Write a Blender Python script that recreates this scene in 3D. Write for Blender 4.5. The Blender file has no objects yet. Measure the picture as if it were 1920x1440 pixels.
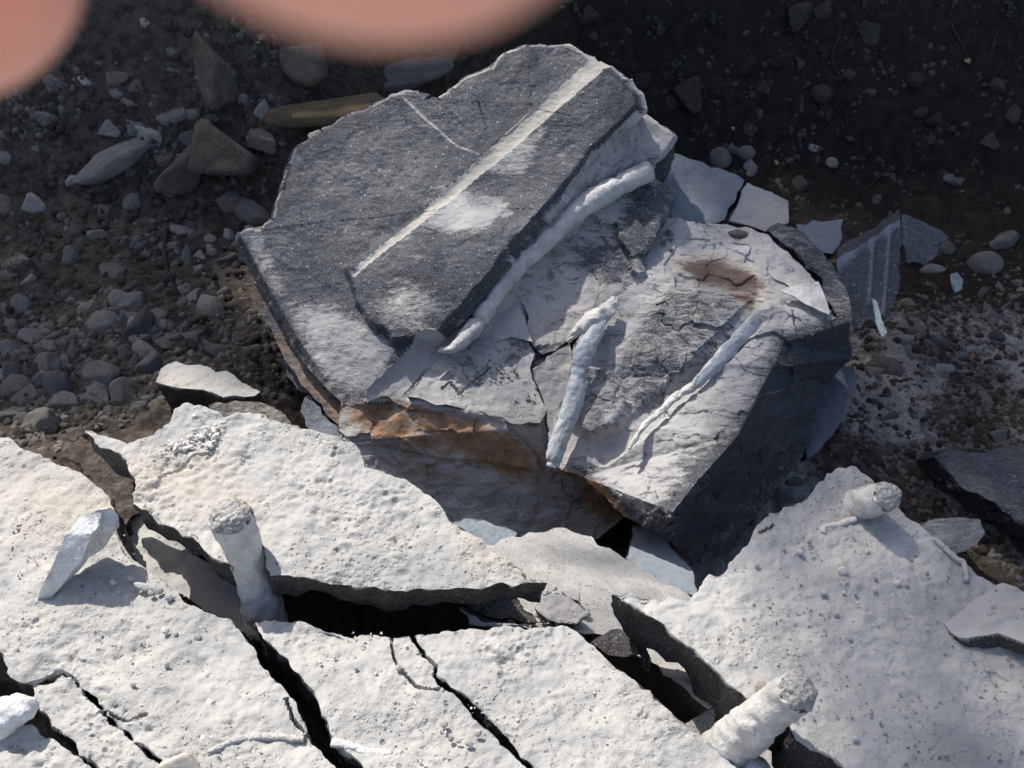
import bpy, math, random
import numpy as np
from mathutils import Vector, Matrix

# ------------------------------------------------------------------ camera
F = 1844.0                       # focal length in pixels of a 1920 x 1440 picture
CAM = np.array([0.0, 0.0, 1.30])
PITCH = math.radians(45)
RGT = np.array([1.0, 0, 0])
UP = np.array([0, math.sin(PITCH), math.cos(PITCH)])
FWD = np.array([0, math.cos(PITCH), -math.sin(PITCH)])
sc = bpy.context.scene
col = sc.collection
cd = bpy.data.cameras.new('camera')
cam = bpy.data.objects.new('camera', cd)
col.objects.link(cam)
cam.location = CAM
cam.rotation_euler = (math.pi / 2 - PITCH, 0, 0)
cd.sensor_width = 36.0
cd.lens = 36.0 * F / 1920.0
cd.clip_start = 0.004
cd.clip_end = 500
cd.dof.use_dof = True
cd.dof.focus_distance = 1.9
cd.dof.aperture_fstop = 20.0
sc.camera = cam

# ------------------------------------------------------------------ sky, sun, exposure
SUN = np.array([-0.36, 0.47, 0.80]); SUN /= np.linalg.norm(SUN)
w_ = bpy.data.worlds.new('World'); sc.world = w_; w_.use_nodes = True
nt = w_.node_tree
bg = nt.nodes['Background']
sky = nt.nodes.new('ShaderNodeTexSky')
sky.sky_type = 'NISHITA'; sky.sun_disc = False
sky.sun_elevation = math.asin(SUN[2])
sky.sun_rotation = math.atan2(SUN[0], SUN[1])
sky.air_density = 1.0; sky.dust_density = 2.5
nt.links.new(sky.outputs[0], bg.inputs[0])
bg.inputs[1].default_value = 0.145
sl = bpy.data.lights.new('sun', 'SUN'); so = bpy.data.objects.new('sun', sl); col.objects.link(so)
sl.energy = 5.0; sl.angle = math.radians(0.53); sl.color = (1.0, 0.957, 0.885)
so.rotation_euler = Vector(-SUN).to_track_quat('-Z', 'Y').to_euler()
so.location = (-4, 5, 9)
sc.view_settings.view_transform = 'Standard'
sc.view_settings.look = 'None'
sc.view_settings.gamma = 1.0
sc.view_settings.exposure = 0.10

rng = np.random.default_rng(7)
random.seed(7)

# ------------------------------------------------------------------ numeric helpers
def pix(px, py, w):
    px = np.asarray(px, float); py = np.asarray(py, float); w = np.asarray(w, float)
    d = FWD + ((px - 960) / F)[..., None] * RGT - ((py - 720) / F)[..., None] * UP
    return CAM + d * w[..., None]

def proj(P):
    Q = P - CAM
    w = Q @ FWD
    w = np.where(np.abs(w) < 1e-4, 1e-4, w)
    return 960 + F * (Q @ RGT) / w, 720 - F * (Q @ UP) / w, w

def wz(px, py, z):               # depth at which the pixel's ray meets height z
    d = FWD + (px - 960) / F * RGT - (py - 720) / F * UP
    return (z - CAM[2]) / d[2]

class Plane:                     # a real plane through three points given as pixel + depth
    def __init__(s, a, b, c):
        A = np.array([[p[0], p[1], 1.0] for p in (a, b, c)])
        s.k = np.linalg.solve(A, np.array([1 / p[2] for p in (a, b, c)]))
    def w(s, px, py):
        return 1.0 / (s.k[0] * px + s.k[1] * py + s.k[2])
    def pts(s, o, dw=0.0):
        return [(x, y, s.w(x, y) + dw) for x, y in o]

def flat(z, tx=0.0, ty=0.0):     # gently tilted level plane
    def f(px, py):
        w = wz(px, py, z)
        P = pix(px, py, w)
        return wz(px, py, z + tx * P[0] + ty * (P[1] - 0.9))
    q = [(400, 1000), (1400, 1000), (900, 1400)]
    return Plane(*[(x, y, f(x, y)) for x, y in q])

_perm = np.random.default_rng(3).permutation(4096).astype(np.int64)
_grad = np.random.default_rng(4).normal(size=(4096, 3)); _grad /= np.linalg.norm(_grad, axis=1)[:, None]
def _h(i, j, k):
    return _perm[(_perm[(_perm[i & 4095] + j) & 4095] + k) & 4095]
def pn(P, s=1.0, off=0.0):       # gradient noise about -0.7 .. 0.7
    Q = P * s + off
    I = np.floor(Q).astype(np.int64); f = Q - I
    u = f * f * f * (f * (f * 6 - 15) + 10)
    r = 0
    for a in (0, 1):
        for b in (0, 1):
            for c in (0, 1):
                g = _grad[_h(I[:, 0] + a, I[:, 1] + b, I[:, 2] + c)]
                d = (g * (f - np.array([a, b, c]))).sum(1)
                wt = (u[:, 0] if a else 1 - u[:, 0]) * (u[:, 1] if b else 1 - u[:, 1]) * (u[:, 2] if c else 1 - u[:, 2])
                r = r + d * wt
    return r
def fbm(P, s, octv=4, off=0.0, gain=0.5):
    r = 0; a = 1.0
    for o in range(octv):
        r = r + a * pn(P, s, off + 17.3 * o); s *= 2.03; a *= gain
    return r
def worley(P, s, off=0.0):
    Q = P * s + off; I = np.floor(Q - 0.5).astype(np.int64)
    best = np.full(len(P), 9.0); idv = np.zeros(len(P), np.int64)
    for a in (0, 1):
        for b in (0, 1):
            for c in (0, 1):
                J = I + np.array([a, b, c])
                h = _h(J[:, 0], J[:, 1], J[:, 2])
                d = ((Q - J - 0.5 - 0.36 * _grad[h]) ** 2).sum(1)
                m = d < best
                best = np.where(m, d, best); idv = np.where(m, h, idv)
    return np.sqrt(best), (idv % 997) / 997.0
def facets(P, s, off=0.0):        # piecewise flat, randomly tilted break faces
    Q = P * s + off + 0.25 * pn(P, s * 1.7)[:, None]; I = np.floor(Q - 0.5).astype(np.int64)
    best = np.full(len(P), 9.0); val = np.zeros(len(P))
    for a in (0, 1):
        for b in (0, 1):
            for c in (0, 1):
                J = I + np.array([a, b, c]); h = _h(J[:, 0], J[:, 1], J[:, 2])
                D = Q - J - 0.5 - 0.36 * _grad[h]; d = (D ** 2).sum(1); m = d < best
                best = np.where(m, d, best); val = np.where(m, (D * _grad[(h * 7 + 11) & 4095]).sum(1), val)
    return val
def sst(a, b, x):
    t = np.clip((x - a) / (b - a), 0, 1)
    return t * t * (3 - 2 * t)
def sdf(px, py, poly):           # signed distance to a polygon, positive inside
    poly = np.asarray(poly, float); d = np.full(px.shape, 1e9); ins = np.zeros(px.shape, bool)
    n = len(poly)
    for i in range(n):
        a = poly[i]; b = poly[(i + 1) % n]; e = b - a
        wx = px - a[0]; wy = py - a[1]
        t = np.clip((wx * e[0] + wy * e[1]) / (e @ e + 1e-9), 0, 1)
        d = np.minimum(d, np.hypot(wx - t * e[0], wy - t * e[1]))
        c = ((a[1] > py) != (b[1] > py))
        xi = a[0] + (py - a[1]) / (b[1] - a[1] + 1e-12) * e[0]
        ins ^= c & (px < xi)
    return np.where(ins, d, -d)
def dline(px, py, line):         # distance to a polyline and the position along it 0..1
    line = np.asarray(line, float); d = np.full(px.shape, 1e9); tt = np.zeros(px.shape)
    L = np.linalg.norm(np.diff(line, axis=0), axis=1); cum = np.concatenate([[0], np.cumsum(L)])
    for i in range(len(line) - 1):
        a = line[i]; e = line[i + 1] - a
        t = np.clip(((px - a[0]) * e[0] + (py - a[1]) * e[1]) / (e @ e + 1e-9), 0, 1)
        dd = np.hypot(px - a[0] - t * e[0], py - a[1] - t * e[1])
        m = dd < d
        d = np.where(m, dd, d); tt = np.where(m, (cum[i] + t * L[i]) / cum[-1], tt)
    return d, tt
def patch(px, py, items):        # maximum of feathered polygons (polygon, value, feather)
    r = np.zeros(px.shape)
    for poly, v, f in items:
        r = np.maximum(r, v * sst(-1.5 * f, 1.3 * f, sdf(px, py, poly)))
    return r
def ragged(o, step=16, amp=3.0, seed=1, closed=True):
    r = np.random.default_rng(seed); out = []
    n = len(o)
    for i in range(n if closed else n - 1):
        a = np.array(o[i], float); b = np.array(o[(i + 1) % n], float)
        L = np.linalg.norm(b - a); m = max(1, int(L / step))
        nrm = np.array([-(b - a)[1], (b - a)[0]]) / (L + 1e-9)
        for k in range(m):
            p = a + (b - a) * k / m
            if k: p = p + nrm * r.normal(0, amp)
            out.append(tuple(p))
    if not closed: out.append(tuple(o[-1]))
    return out

def refine(V, T, Lf, maxit=9):
    # V: n x k (first three columns position, the rest carried along)
    for it in range(maxit):
        E = np.sort(np.stack([T[:, [0, 1]], T[:, [1, 2]], T[:, [2, 0]]], 1).reshape(-1, 2), 1)
        key = E[:, 0] * (len(V) + 1) + E[:, 1]
        uk, inv = np.unique(key, return_inverse=True)
        a = uk // (len(V) + 1); b = uk % (len(V) + 1)
        mid = 0.5 * (V[a] + V[b])
        ln = np.linalg.norm(V[a][:, :3] - V[b][:, :3], axis=1)
        mark = ln > Lf(mid)
        if not mark.any(): break
        ids = np.full(len(uk), -1, np.int64); ids[mark] = len(V) + np.arange(mark.sum())
        V = np.vstack([V, mid[mark]])
        M = ids[inv].reshape(-1, 3)
        cnt = (M >= 0).sum(1); out = [T[cnt == 0]]
        t = T[cnt == 3]; m = M[cnt == 3]
        if len(t):
            out += [np.stack([t[:, 0], m[:, 0], m[:, 2]], 1), np.stack([m[:, 0], t[:, 1], m[:, 1]], 1),
                    np.stack([m[:, 2], m[:, 1], t[:, 2]], 1), m.copy()]
        for r in range(3):
            t = np.roll(T, -r, 1); m = np.roll(M, -r, 1)
            s = (cnt == 1) & (m[:, 0] >= 0)
            if s.any():
                q = t[s]; k = m[s][:, 0]
                out += [np.stack([q[:, 0], k, q[:, 2]], 1), np.stack([k, q[:, 1], q[:, 2]], 1)]
            s = (cnt == 2) & (m[:, 2] < 0)
            if s.any():
                q = t[s]; k0 = m[s][:, 0]; k1 = m[s][:, 1]
                out += [np.stack([q[:, 0], k0, q[:, 2]], 1), np.stack([k0, k1, q[:, 2]], 1), np.stack([k0, q[:, 1], k1], 1)]
        T = np.vstack(out)
    return V, T

def outside(P):                  # coarser triangles beyond the edge of the view
    px, py, w = proj(P)
    return 1 + 4 * sst(40, 160, np.maximum(np.maximum(-px, px - 1920), py - 1440))
def vnormals(P, T):
    n = np.cross(P[T[:, 1]] - P[T[:, 0]], P[T[:, 2]] - P[T[:, 0]])
    N = np.zeros_like(P)
    for i in range(3):
        for k in range(3):
            N[:, k] += np.bincount(T[:, i], n[:, k], len(P))
    return N / (np.linalg.norm(N, axis=1)[:, None] + 1e-12)

def mesh_np(name, P, T, attrs=None, smooth=True):
    me = bpy.data.meshes.new(name)
    T = np.asarray(T); k = T.shape[1]
    me.vertices.add(len(P)); me.vertices.foreach_set('co', np.asarray(P, np.float32).ravel())
    me.loops.add(T.size); me.loops.foreach_set('vertex_index', T.astype(np.int32).ravel())
    me.polygons.add(len(T))
    me.polygons.foreach_set('loop_start', np.arange(0, T.size, k, dtype=np.int32))
    me.polygons.foreach_set('loop_total', np.full(len(T), k, np.int32))
    if smooth: me.polygons.foreach_set('use_smooth', np.ones(len(T), bool))
    me.update(calc_edges=True); me.validate()
    for n_, v in (attrs or {}).items():
        at = me.attributes.new(n_, 'FLOAT', 'POINT'); at.data.foreach_set('value', np.asarray(v, np.float32))
    return me

def link(name, me, mat=None, loc=None, parent=None):
    o = bpy.data.objects.new(name, me); col.objects.link(o)
    if mat is not None and me is not None and not me.materials: me.materials.append(mat)
    if parent is not None: o.parent = parent
    if loc is not None: o.location = loc
    return o
def tag(o, label=None, cat=None, group=None, kind=None):
    for k, v in (('label', label), ('category', cat), ('group', group), ('kind', kind)):
        if v: o[k] = v
    return o
def place(name, P, T, mat, attrs=None, smooth=True, parent=None):
    # mesh with its origin at its own base
    P = np.asarray(P, float)
    if parent is None: org = np.array([P[:, 0].mean(), P[:, 1].mean(), P[:, 2].min()])
    else: org = np.array(parent.location)
    o = link(name, mesh_np(name, P - org, T, attrs, smooth), mat, None, parent)
    if parent is None: o.location = org
    return o
def empty(name, loc):
    o = bpy.data.objects.new(name, None); col.objects.link(o); o.location = loc; o.empty_display_size = 0.05
    return o

# ------------------------------------------------------------------ materials
class NT:
    def __init__(s, name):
        s.m = bpy.data.materials.new(name); s.m.use_nodes = True
        s.t = s.m.node_tree; s.b = s.t.nodes['Principled BSDF']
    def n(s, typ, **kw):
        o = s.t.nodes.new(typ)
        for k, v in kw.items():
            if k in o.inputs: pass
            setattr(o, k, v)
        return o
    def l(s, a, b): s.t.links.new(a, b)
    def val(s, x, sock):
        if hasattr(x, 'is_output') or hasattr(x, 'links'): s.l(x, sock)
        else: sock.default_value = x
    def coord(s, scale=(1, 1, 1), rot=(0, 0, 0)):
        tc = s.n('ShaderNodeTexCoord'); mp = s.n('ShaderNodeMapping')
        mp.inputs['Scale'].default_value = scale; mp.inputs['Rotation'].default_value = rot
        s.l(tc.outputs['Object'], mp.inputs[0]); return mp.outputs[0]
    def noise(s, co, scale, detail=4, rough=0.55, dist=0.0):
        n = s.n('ShaderNodeTexNoise'); s.l(co, n.inputs['Vector'])
        n.inputs['Scale'].default_value = scale; n.inputs['Detail'].default_value = detail
        n.inputs['Roughness'].default_value = rough; n.inputs['Distortion'].default_value = dist
        return n.outputs[0]
    def vor(s, co, scale, feature='F1', out='Distance'):
        n = s.n('ShaderNodeTexVoronoi'); n.feature = feature; s.l(co, n.inputs['Vector'])
        n.inputs['Scale'].default_value = scale; return n.outputs[out]
    def math(s, op, a, b=0.0, clamp=False):
        n = s.n('ShaderNodeMath'); n.operation = op; n.use_clamp = clamp
        s.val(a, n.inputs[0]); s.val(b, n.inputs[1]); return n.outputs[0]
    def rng(s, x, a, b, c=0.0, d=1.0, smooth=True):
        n = s.n('ShaderNodeMapRange'); n.interpolation_type = 'SMOOTHSTEP' if smooth else 'LINEAR'
        s.val(x, n.inputs[0])
        for i, v in enumerate((a, b, c, d)): n.inputs[i + 1].default_value = v
        return n.outputs[0]
    def mix(s, f, a, b, typ='MIX'):
        n = s.n('ShaderNodeMix'); n.data_type = 'RGBA'; n.blend_type = typ
        s.val(f, n.inputs[0])
        for x, i in ((a, 6), (b, 7)):
            if isinstance(x, tuple): n.inputs[i].default_value = (*x, 1.0)
            else: s.l(x, n.inputs[i])
        return n.outputs[2]
    def attr(s, name):
        n = s.n('ShaderNodeAttribute'); n.attribute_name = name; return n.outputs['Fac']
    def bump(s, h, strength, dist, prev=None):
        n = s.n('ShaderNodeBump'); n.inputs['Strength'].default_value = strength; n.inputs['Distance'].default_value = dist
        s.l(h, n.inputs['Height'])
        if prev is not None: s.l(prev, n.inputs['Normal'])
        return n.outputs[0]
    def fin(s, color, rough=0.85, normal=None, spec=0.3):
        s.val(color if not isinstance(color, tuple) else (*color, 1), s.b.inputs['Base Color'])
        s.val(rough, s.b.inputs['Roughness'])
        s.b.inputs['Specular IOR Level'].default_value = spec
        if normal is not None: s.l(normal, s.b.inputs['Normal'])
        return s.m

def rock_mat(name, dust_a, dust_b, dust_c, dark_a=(0.022, 0.025, 0.031), dark_b=(0.098, 0.106, 0.124), contrast=1.1, pits=0.6, bumpk=0.75, fleck=0.75):
    k = NT(name)
    co = k.coord()
    cs = k.coord(scale=(0.33, 1.0, 0.45), rot=(0.2, 0.1, 0.65))
    d = k.attr('dust'); ru = k.attr('rust'); tn = k.attr('tone')
    big = k.noise(co, 9, 5, 0.6)
    mid = k.noise(co, 55, 5, 0.65)
    fine = k.noise(co, 300, 4, 0.7)
    strk = k.noise(cs, 95, 5, 0.72, 0.6) if 'caked' not in name else k.noise(k.coord(scale=(0.75, 1, 0.8), rot=(0.2, 0.1, 0.9)), 80, 5, 0.7, 0.8)
    # bare stone: dark crystals with pale flecks
    base = k.mix(k.rng(fine, 0.36, 0.66), dark_a, dark_b)
    v = k.n('ShaderNodeTexVoronoi'); k.l(co, v.inputs['Vector']); v.inputs['Scale'].default_value = 120; v.inputs['Randomness'].default_value = 1
    sep = k.n('ShaderNodeSeparateColor'); k.l(v.outputs['Color'], sep.inputs[0])
    sz = k.rng(sep.outputs[0], 0.45, 1.0, 0.0, 0.42, False)
    fl = k.math('SUBTRACT', sz, v.outputs['Distance'])
    fl = k.rng(fl, 0.0, 0.07)
    fl = k.math('MULTIPLY', fl, k.rng(mid, 0.42, 0.60))
    vb = k.n('ShaderNodeTexVoronoi'); k.l(co, vb.inputs['Vector']); vb.inputs['Scale'].default_value = 210
    sb = k.n('ShaderNodeSeparateColor'); k.l(vb.outputs['Color'], sb.inputs[0])
    f3 = k.rng(k.math('SUBTRACT', k.rng(sb.outputs[1], 0.62, 1.0, 0.0, 0.42, False), vb.outputs['Distance']), 0.0, 0.10)
    fl = k.math('MAXIMUM', fl, k.math('MULTIPLY', f3, 0.75))
    fl2 = k.rng(k.noise(co, 520, 2, 0.5), 0.62, 0.70)
    fl = k.math('MAXIMUM', fl, k.math('MULTIPLY', fl2, 0.6))
    fl = k.math('MULTIPLY', fl, k.rng(k.attr('plain'), 0, 1, fleck, 0.12, False))
    base = k.mix(fl, base, (0.36, 0.375, 0.40))
    base = k.mix(k.rng(big, 0.48, 0.70, 0, 0.35), base, (0.075, 0.07, 0.065))
    # dust lying on it
    mixn = k.math('ADD', k.math('MULTIPLY', k.math('SUBTRACT', strk, 0.5), 1.5), k.math('MULTIPLY', k.math('SUBTRACT', big, 0.5), 0.55))
    mixn = k.math('ADD', mixn, k.math('MULTIPLY', k.math('SUBTRACT', fine, 0.5), 0.7))
    dm = k.rng(k.math('ADD', d, k.math('MULTIPLY', mixn, contrast)), 0.30, 0.76)
    dm = k.math('MULTIPLY', dm, k.rng(d, 0.0, 0.08))
    dm = k.math('MULTIPLY', dm, k.rng(d, 0.0, 0.85, 0.45, 1.0, False))
    dcol = k.mix(k.rng(big, 0.34, 0.68), dust_a, dust_b)
    dcol = k.mix(k.math('MULTIPLY', k.rng(mid, 0.42, 0.72), 0.45), dcol, dust_c)
    dcol = k.mix(k.rng(k.noise(co, 3.2, 4, 0.6), 0.50, 0.66, 0, 0.55), dcol, dust_c)
    dcol = k.mix(k.rng(k.noise(co, 420, 3, 0.7), 0.60, 0.72, 0, 0.35), dcol, (0.16, 0.15, 0.145))
    dcol = k.mix(k.math('MULTIPLY', tn, 0.8), dcol, (0.50, 0.45, 0.38))
    # rust under the dust
    rc = k.mix(k.rng(mid, 0.35, 0.65), (0.42, 0.215, 0.075), (0.23, 0.135, 0.080))
    rc = k.mix(k.rng(big, 0.45, 0.7), rc, (0.32, 0.22, 0.155))
    rc = k.mix(k.rng(tn, 0.5, 0.9), rc, (0.115, 0.066, 0.052))
    rm = k.rng(k.math('ADD', ru, k.math('MULTIPLY', k.math('ADD', k.math('SUBTRACT', strk, 0.5), k.math('MULTIPLY', k.math('SUBTRACT', big, 0.5), 0.8)), 1.5)), 0.16, 0.62)
    rm = k.math('MULTIPLY', rm, k.rng(ru, 0.0, 0.15))
    c = k.mix(dm, base, dcol)
    c = k.mix(k.math('MULTIPLY', rm, k.rng(fine, 0.3, 0.6, 0.72, 0.96)), c, rc)
    vp = k.rng(k.vor(co, 85), 0.10, 0.34)
    h = k.math('ADD', k.math('MULTIPLY', mid, 0.55), k.math('MULTIPLY', fine, 0.45))
    h = k.math('ADD', h, k.math('MULTIPLY', strk, 0.4 if 'caked' not in name else 0.15))
    h = k.math('ADD', h, k.math('MULTIPLY', k.math('MULTIPLY', vp, k.rng(big, 0.4, 0.6)), 0.35 * pits))
    h = k.math('ADD', h, k.math('MULTIPLY', dm, 0.35))
    if 'caked' in name:
        for vs, hi_, sg in ((95, 0.80, -1.1), (170, 0.72, -0.8), (130, 0.78, 0.8)):
            vq = k.n('ShaderNodeTexVoronoi'); k.l(k.coord(rot=(vs * 0.01, 0.3, 0.2)), vq.inputs['Vector']); vq.inputs['Scale'].default_value = vs
            sq = k.n('ShaderNodeSeparateColor'); k.l(vq.outputs['Color'], sq.inputs[0])
            sel = k.rng(k.math('SUBTRACT', k.rng(sq.outputs[0], hi_, 1.0, 0.0, 0.42, False), vq.outputs['Distance']), 0.0, 0.12)
            sel = k.math('MULTIPLY', sel, k.rng(k.noise(co, 8 + vs * 0.02, 3, 0.6), 0.44, 0.56))
            h = k.math('ADD', h, k.math('MULTIPLY', sel, sg))
            if sg < 0: c = k.mix(k.math('MULTIPLY', sel, 0.55), c, (0.14, 0.13, 0.12))
    pt = k.noise(co, 6.5, 3, 0.55)
    h = k.math('MULTIPLY', h, k.rng(pt, 0.40, 0.60, 0.40, 1.15))
    nb = k.bump(h, bumpk, 0.006)
    rough = k.rng(dm, 0, 1, 0.55, 0.95, False)
    return k.fin(c, rough, nb, 0.35)

M = {}
M['boulder'] = rock_mat('dusty granite', (0.42, 0.41, 0.405), (0.50, 0.485, 0.465), (0.35, 0.345, 0.35))
M['slab'] = rock_mat('dust caked granite', (0.42, 0.41, 0.395), (0.52, 0.495, 0.455), (0.33, 0.328, 0.325), (0.020, 0.018, 0.017), (0.072, 0.066, 0.062), contrast=0.62, pits=1.3, bumpk=0.85, fleck=0.35)
M['blue'] = rock_mat('blue grey granite', (0.20, 0.225, 0.26), (0.25, 0.275, 0.30), (0.16, 0.185, 0.22), contrast=0.7)

def soil_mat():
    k = NT('dark soil'); co = k.coord()
    a = k.noise(co, 3.0, 6, 0.6); b = k.noise(co, 30, 6, 0.7); c = k.noise(co, 170, 4, 0.7)
    pale = k.attr('pale'); bank_shade = k.attr('bank_shade')
    cc = k.mix(k.rng(b, 0.35, 0.65), (0.040, 0.033, 0.027), (0.120, 0.100, 0.083))
    cc = k.mix(k.math('MULTIPLY', k.rng(a, 0.45, 0.7), 0.5), cc, (0.105, 0.080, 0.060))
    cc = k.mix(k.rng(c, 0.56, 0.75, 0, 0.5), cc, (0.23, 0.21, 0.19))
    cc = k.mix(k.math('MULTIPLY', bank_shade, 0.74), cc, (0.016, 0.0135, 0.011))  # deep shade of the right bank painted into the soil colour
    pm = k.math('MULTIPLY', k.rng(k.math('ADD', pale, k.math('MULTIPLY', k.math('SUBTRACT', b, 0.5), 1.0)), 0.35, 0.7), k.rng(pale, 0.0, 0.1))
    cc = k.mix(pm, cc, k.mix(k.rng(c, 0.4, 0.6), (0.44, 0.425, 0.40), (0.26, 0.245, 0.23)))
    h = k.math('ADD', k.math('MULTIPLY', b, 1.0), k.math('MULTIPLY', c, 0.5))
    return k.fin(cc, 0.95, k.bump(h, 0.8, 0.012), 0.15)
M['soil'] = soil_mat()

def stone_mat(name, a, b, c):
    k = NT(name); co = k.coord(); oi = k.n('ShaderNodeObjectInfo')
    n1 = k.noise(co, 3.0, 5, 0.6); n2 = k.noise(co, 14, 5, 0.7)
    cc = k.mix(k.rng(n1, 0.35, 0.65), a, b)
    cc = k.mix(k.rng(n2, 0.5, 0.75, 0, 0.7), cc, c)
    geo = k.n('ShaderNodeNewGeometry'); sx = k.n('ShaderNodeSeparateXYZ'); k.l(geo.outputs['Normal'], sx.inputs[0])
    hs = k.n('ShaderNodeHueSaturation'); k.l(cc, hs.inputs['Color']); k.l(k.rng(oi.outputs['Random'], 0, 1, 0.6, 1.35, False), hs.inputs['Value'])
    return k.fin(hs.outputs[0], 0.9, k.bump(k.math('ADD', n2, k.math('MULTIPLY', n1, 0.5)), 0.5, 0.06), 0.25)
M['grey'] = stone_mat('grey stone', (0.18, 0.166, 0.150), (0.25, 0.232, 0.21), (0.32, 0.30, 0.275))
M['brown'] = stone_mat('brown stone', (0.15, 0.125, 0.105), (0.215, 0.185, 0.155), (0.11, 0.09, 0.075))
M['palestone'] = stone_mat('pale stone', (0.30, 0.285, 0.26), (0.38, 0.355, 0.32), (0.21, 0.195, 0.18))
M['bluestone'] = stone_mat('blue grey stone', (0.145, 0.14, 0.135), (0.195, 0.188, 0.18), (0.25, 0.24, 0.23))
M['shadestone'] = stone_mat('shade darkened stone', (0.055, 0.048, 0.042), (0.085, 0.075, 0.066), (0.04, 0.034, 0.03))  # darker stone colour standing in for the shade on the right bank
M['ochre'] = stone_mat('ochre stone', (0.19, 0.135, 0.075), (0.14, 0.108, 0.07), (0.10, 0.085, 0.065))
M['tan'] = stone_mat('tan crust', (0.54, 0.50, 0.44), (0.58, 0.50, 0.41), (0.46, 0.42, 0.37))
M['whitestone'] = stone_mat('dust white crumb', (0.56, 0.54, 0.51), (0.62, 0.59, 0.55), (0.50, 0.48, 0.46))

def plastic_mat(name, a, b, trans=0.0):
    k = NT(name); co = k.coord()
    n1 = k.noise(co, 40, 5, 0.6); n2 = k.noise(k.coord(scale=(1, 1, 0.3)), 120, 4, 0.6, 0.5)
    cc = k.mix(k.rng(n1, 0.38, 0.66), a, b)
    cc = k.mix(k.rng(k.noise(co, 22, 5, 0.7), 0.52, 0.70, 0, 0.55), cc, (0.30, 0.285, 0.265))
    k.b.inputs['Subsurface Weight'].default_value = 0.15
    k.b.inputs['Subsurface Radius'].default_value = (0.01, 0.01, 0.01)
    if trans: k.b.inputs['Transmission Weight'].default_value = trans
    return k.fin(cc, 0.5, k.bump(k.math('ADD', n1, n2), 0.7, 0.005), 0.4)
M['sleeve'] = plastic_mat('white plastic sleeve', (0.74, 0.74, 0.74), (0.62, 0.61, 0.59))
M['sleeve_dusty'] = plastic_mat('dusty plastic sleeve', (0.64, 0.62, 0.59), (0.50, 0.48, 0.455))
M['sleeve_clear'] = plastic_mat('bluish plastic sleeve', (0.55, 0.58, 0.60), (0.44, 0.46, 0.49), 0.12)
k = NT('crumbled grout'); co = k.coord(); v1 = k.vor(co, 130); n1 = k.noise(co, 200, 4, 0.7)
M['grout'] = k.fin(k.mix(k.rng(v1, 0.1, 0.5), (0.62, 0.60, 0.56), (0.48, 0.46, 0.43)), 0.95, k.bump(k.math('ADD', v1, n1), 1.0, 0.006), 0.1)
k = NT('skin'); co = k.coord(); n1 = k.noise(co, 60, 4, 0.6)
k.b.inputs['Subsurface Weight'].default_value = 1.0
k.b.inputs['Subsurface Radius'].default_value = (1.0, 0.42, 0.30)
k.b.inputs['Subsurface Scale'].default_value = 0.016
M['skin'] = k.fin(k.mix(n1, (1.0, 0.49, 0.39), (0.98, 0.43, 0.35)), 0.5, None, 0.35)
k = NT('fingernail'); k.b.inputs['Subsurface Weight'].default_value = 0.3
k.b.inputs['Subsurface Radius'].default_value = (0.006, 0.003, 0.003)
M['nail'] = k.fin((0.88, 0.62, 0.62), 0.3, None, 0.5)
def simple(name, a, b, scale, rough=0.8, trans=0.0):
    k = NT(name); n1 = k.noise(k.coord(), scale, 4, 0.6)
    if trans:
        k.b.inputs['Subsurface Weight'].default_value = 0.0
    return k.fin(k.mix(k.rng(n1, 0.35, 0.65), a, b), rough, k.bump(n1, 0.3, 0.003), 0.25)
M['leaf'] = simple('green leaf', (0.045, 0.085, 0.022), (0.085, 0.13, 0.04), 20, 0.6)
M['sprig'] = simple('dull green leaf', (0.028, 0.038, 0.026), (0.05, 0.064, 0.045), 60, 0.7)
M['dry'] = simple('orange dry leaf', (0.42, 0.15, 0.03), (0.30, 0.11, 0.03), 60, 0.7)
M['dryp'] = simple('pale dry leaf', (0.36, 0.28, 0.15), (0.26, 0.19, 0.11), 60, 0.7)
M['root'] = simple('root bark', (0.075, 0.06, 0.045), (0.035, 0.028, 0.022), 90, 0.9)
M['bark'] = simple('tree bark', (0.10, 0.075, 0.055), (0.05, 0.04, 0.03), 12, 0.9)
M['film'] = simple('pale blue plastic scrap', (0.30, 0.36, 0.38), (0.20, 0.25, 0.27), 60, 0.45)

# ------------------------------------------------------------------ terrain: trench floor, ledge and cut bank
def hgt0(x, y):
    left = sst(-0.20, -0.72, x)
    fl = -0.80 + 0.36 * left
    fl = fl + left * 0.16 * sst(1.75, 1.2, y)               # mud rising against the ledge on the left
    led = -0.85 + 0.82 * sst(0.55, 0.47, y)                 # solid dusty ledge where the photographer stands
    z = fl + (led - fl) * sst(1.22, 1.06, y)
    toe = 2.92 - 0.66 * sst(0.3, -0.7, x) + 0.06 * np.sin(2.3 * x + 1)
    t = np.maximum(0, y - toe)
    top = 1.75 + 0.1 * np.sin(1.3 * x)
    rise = np.where(t < 0.22, 2.0 * t * t, 0.0968 + (t - 0.22) * 1.55)
    bank = np.minimum(rise, (top - fl) + 0.06 * np.maximum(0, t - 1.5) * np.exp(-0.05 * t))
    return z + bank * sst(0.9, 1.5, y)
def hgt(x, y):
    x = np.asarray(x, float); y = np.asarray(y, float)
    P = np.stack([x, y, 0.4 * np.ones_like(x)], 1)
    n = 0.050 * fbm(P, 2.2, 3) + 0.020 * fbm(P, 9, 3, 5)
    return hgt0(x, y) + n * sst(0.6, 1.2, y)
def axis(lo, hi, d, far, g=1.25):
    a = list(np.arange(lo, hi + d / 2, d)); s = d; x = a[-1]
    while x < far: s *= g; x += s; a.append(x)
    s = d; x = a[0]; pre = []
    while x > -far: s *= g; x -= s; pre.append(x)
    return np.array(pre[::-1] + a)
gx = axis(-1.75, 1.75, 0.0095, 80); gy = axis(0.35, 3.55, 0.0095, 80)
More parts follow.
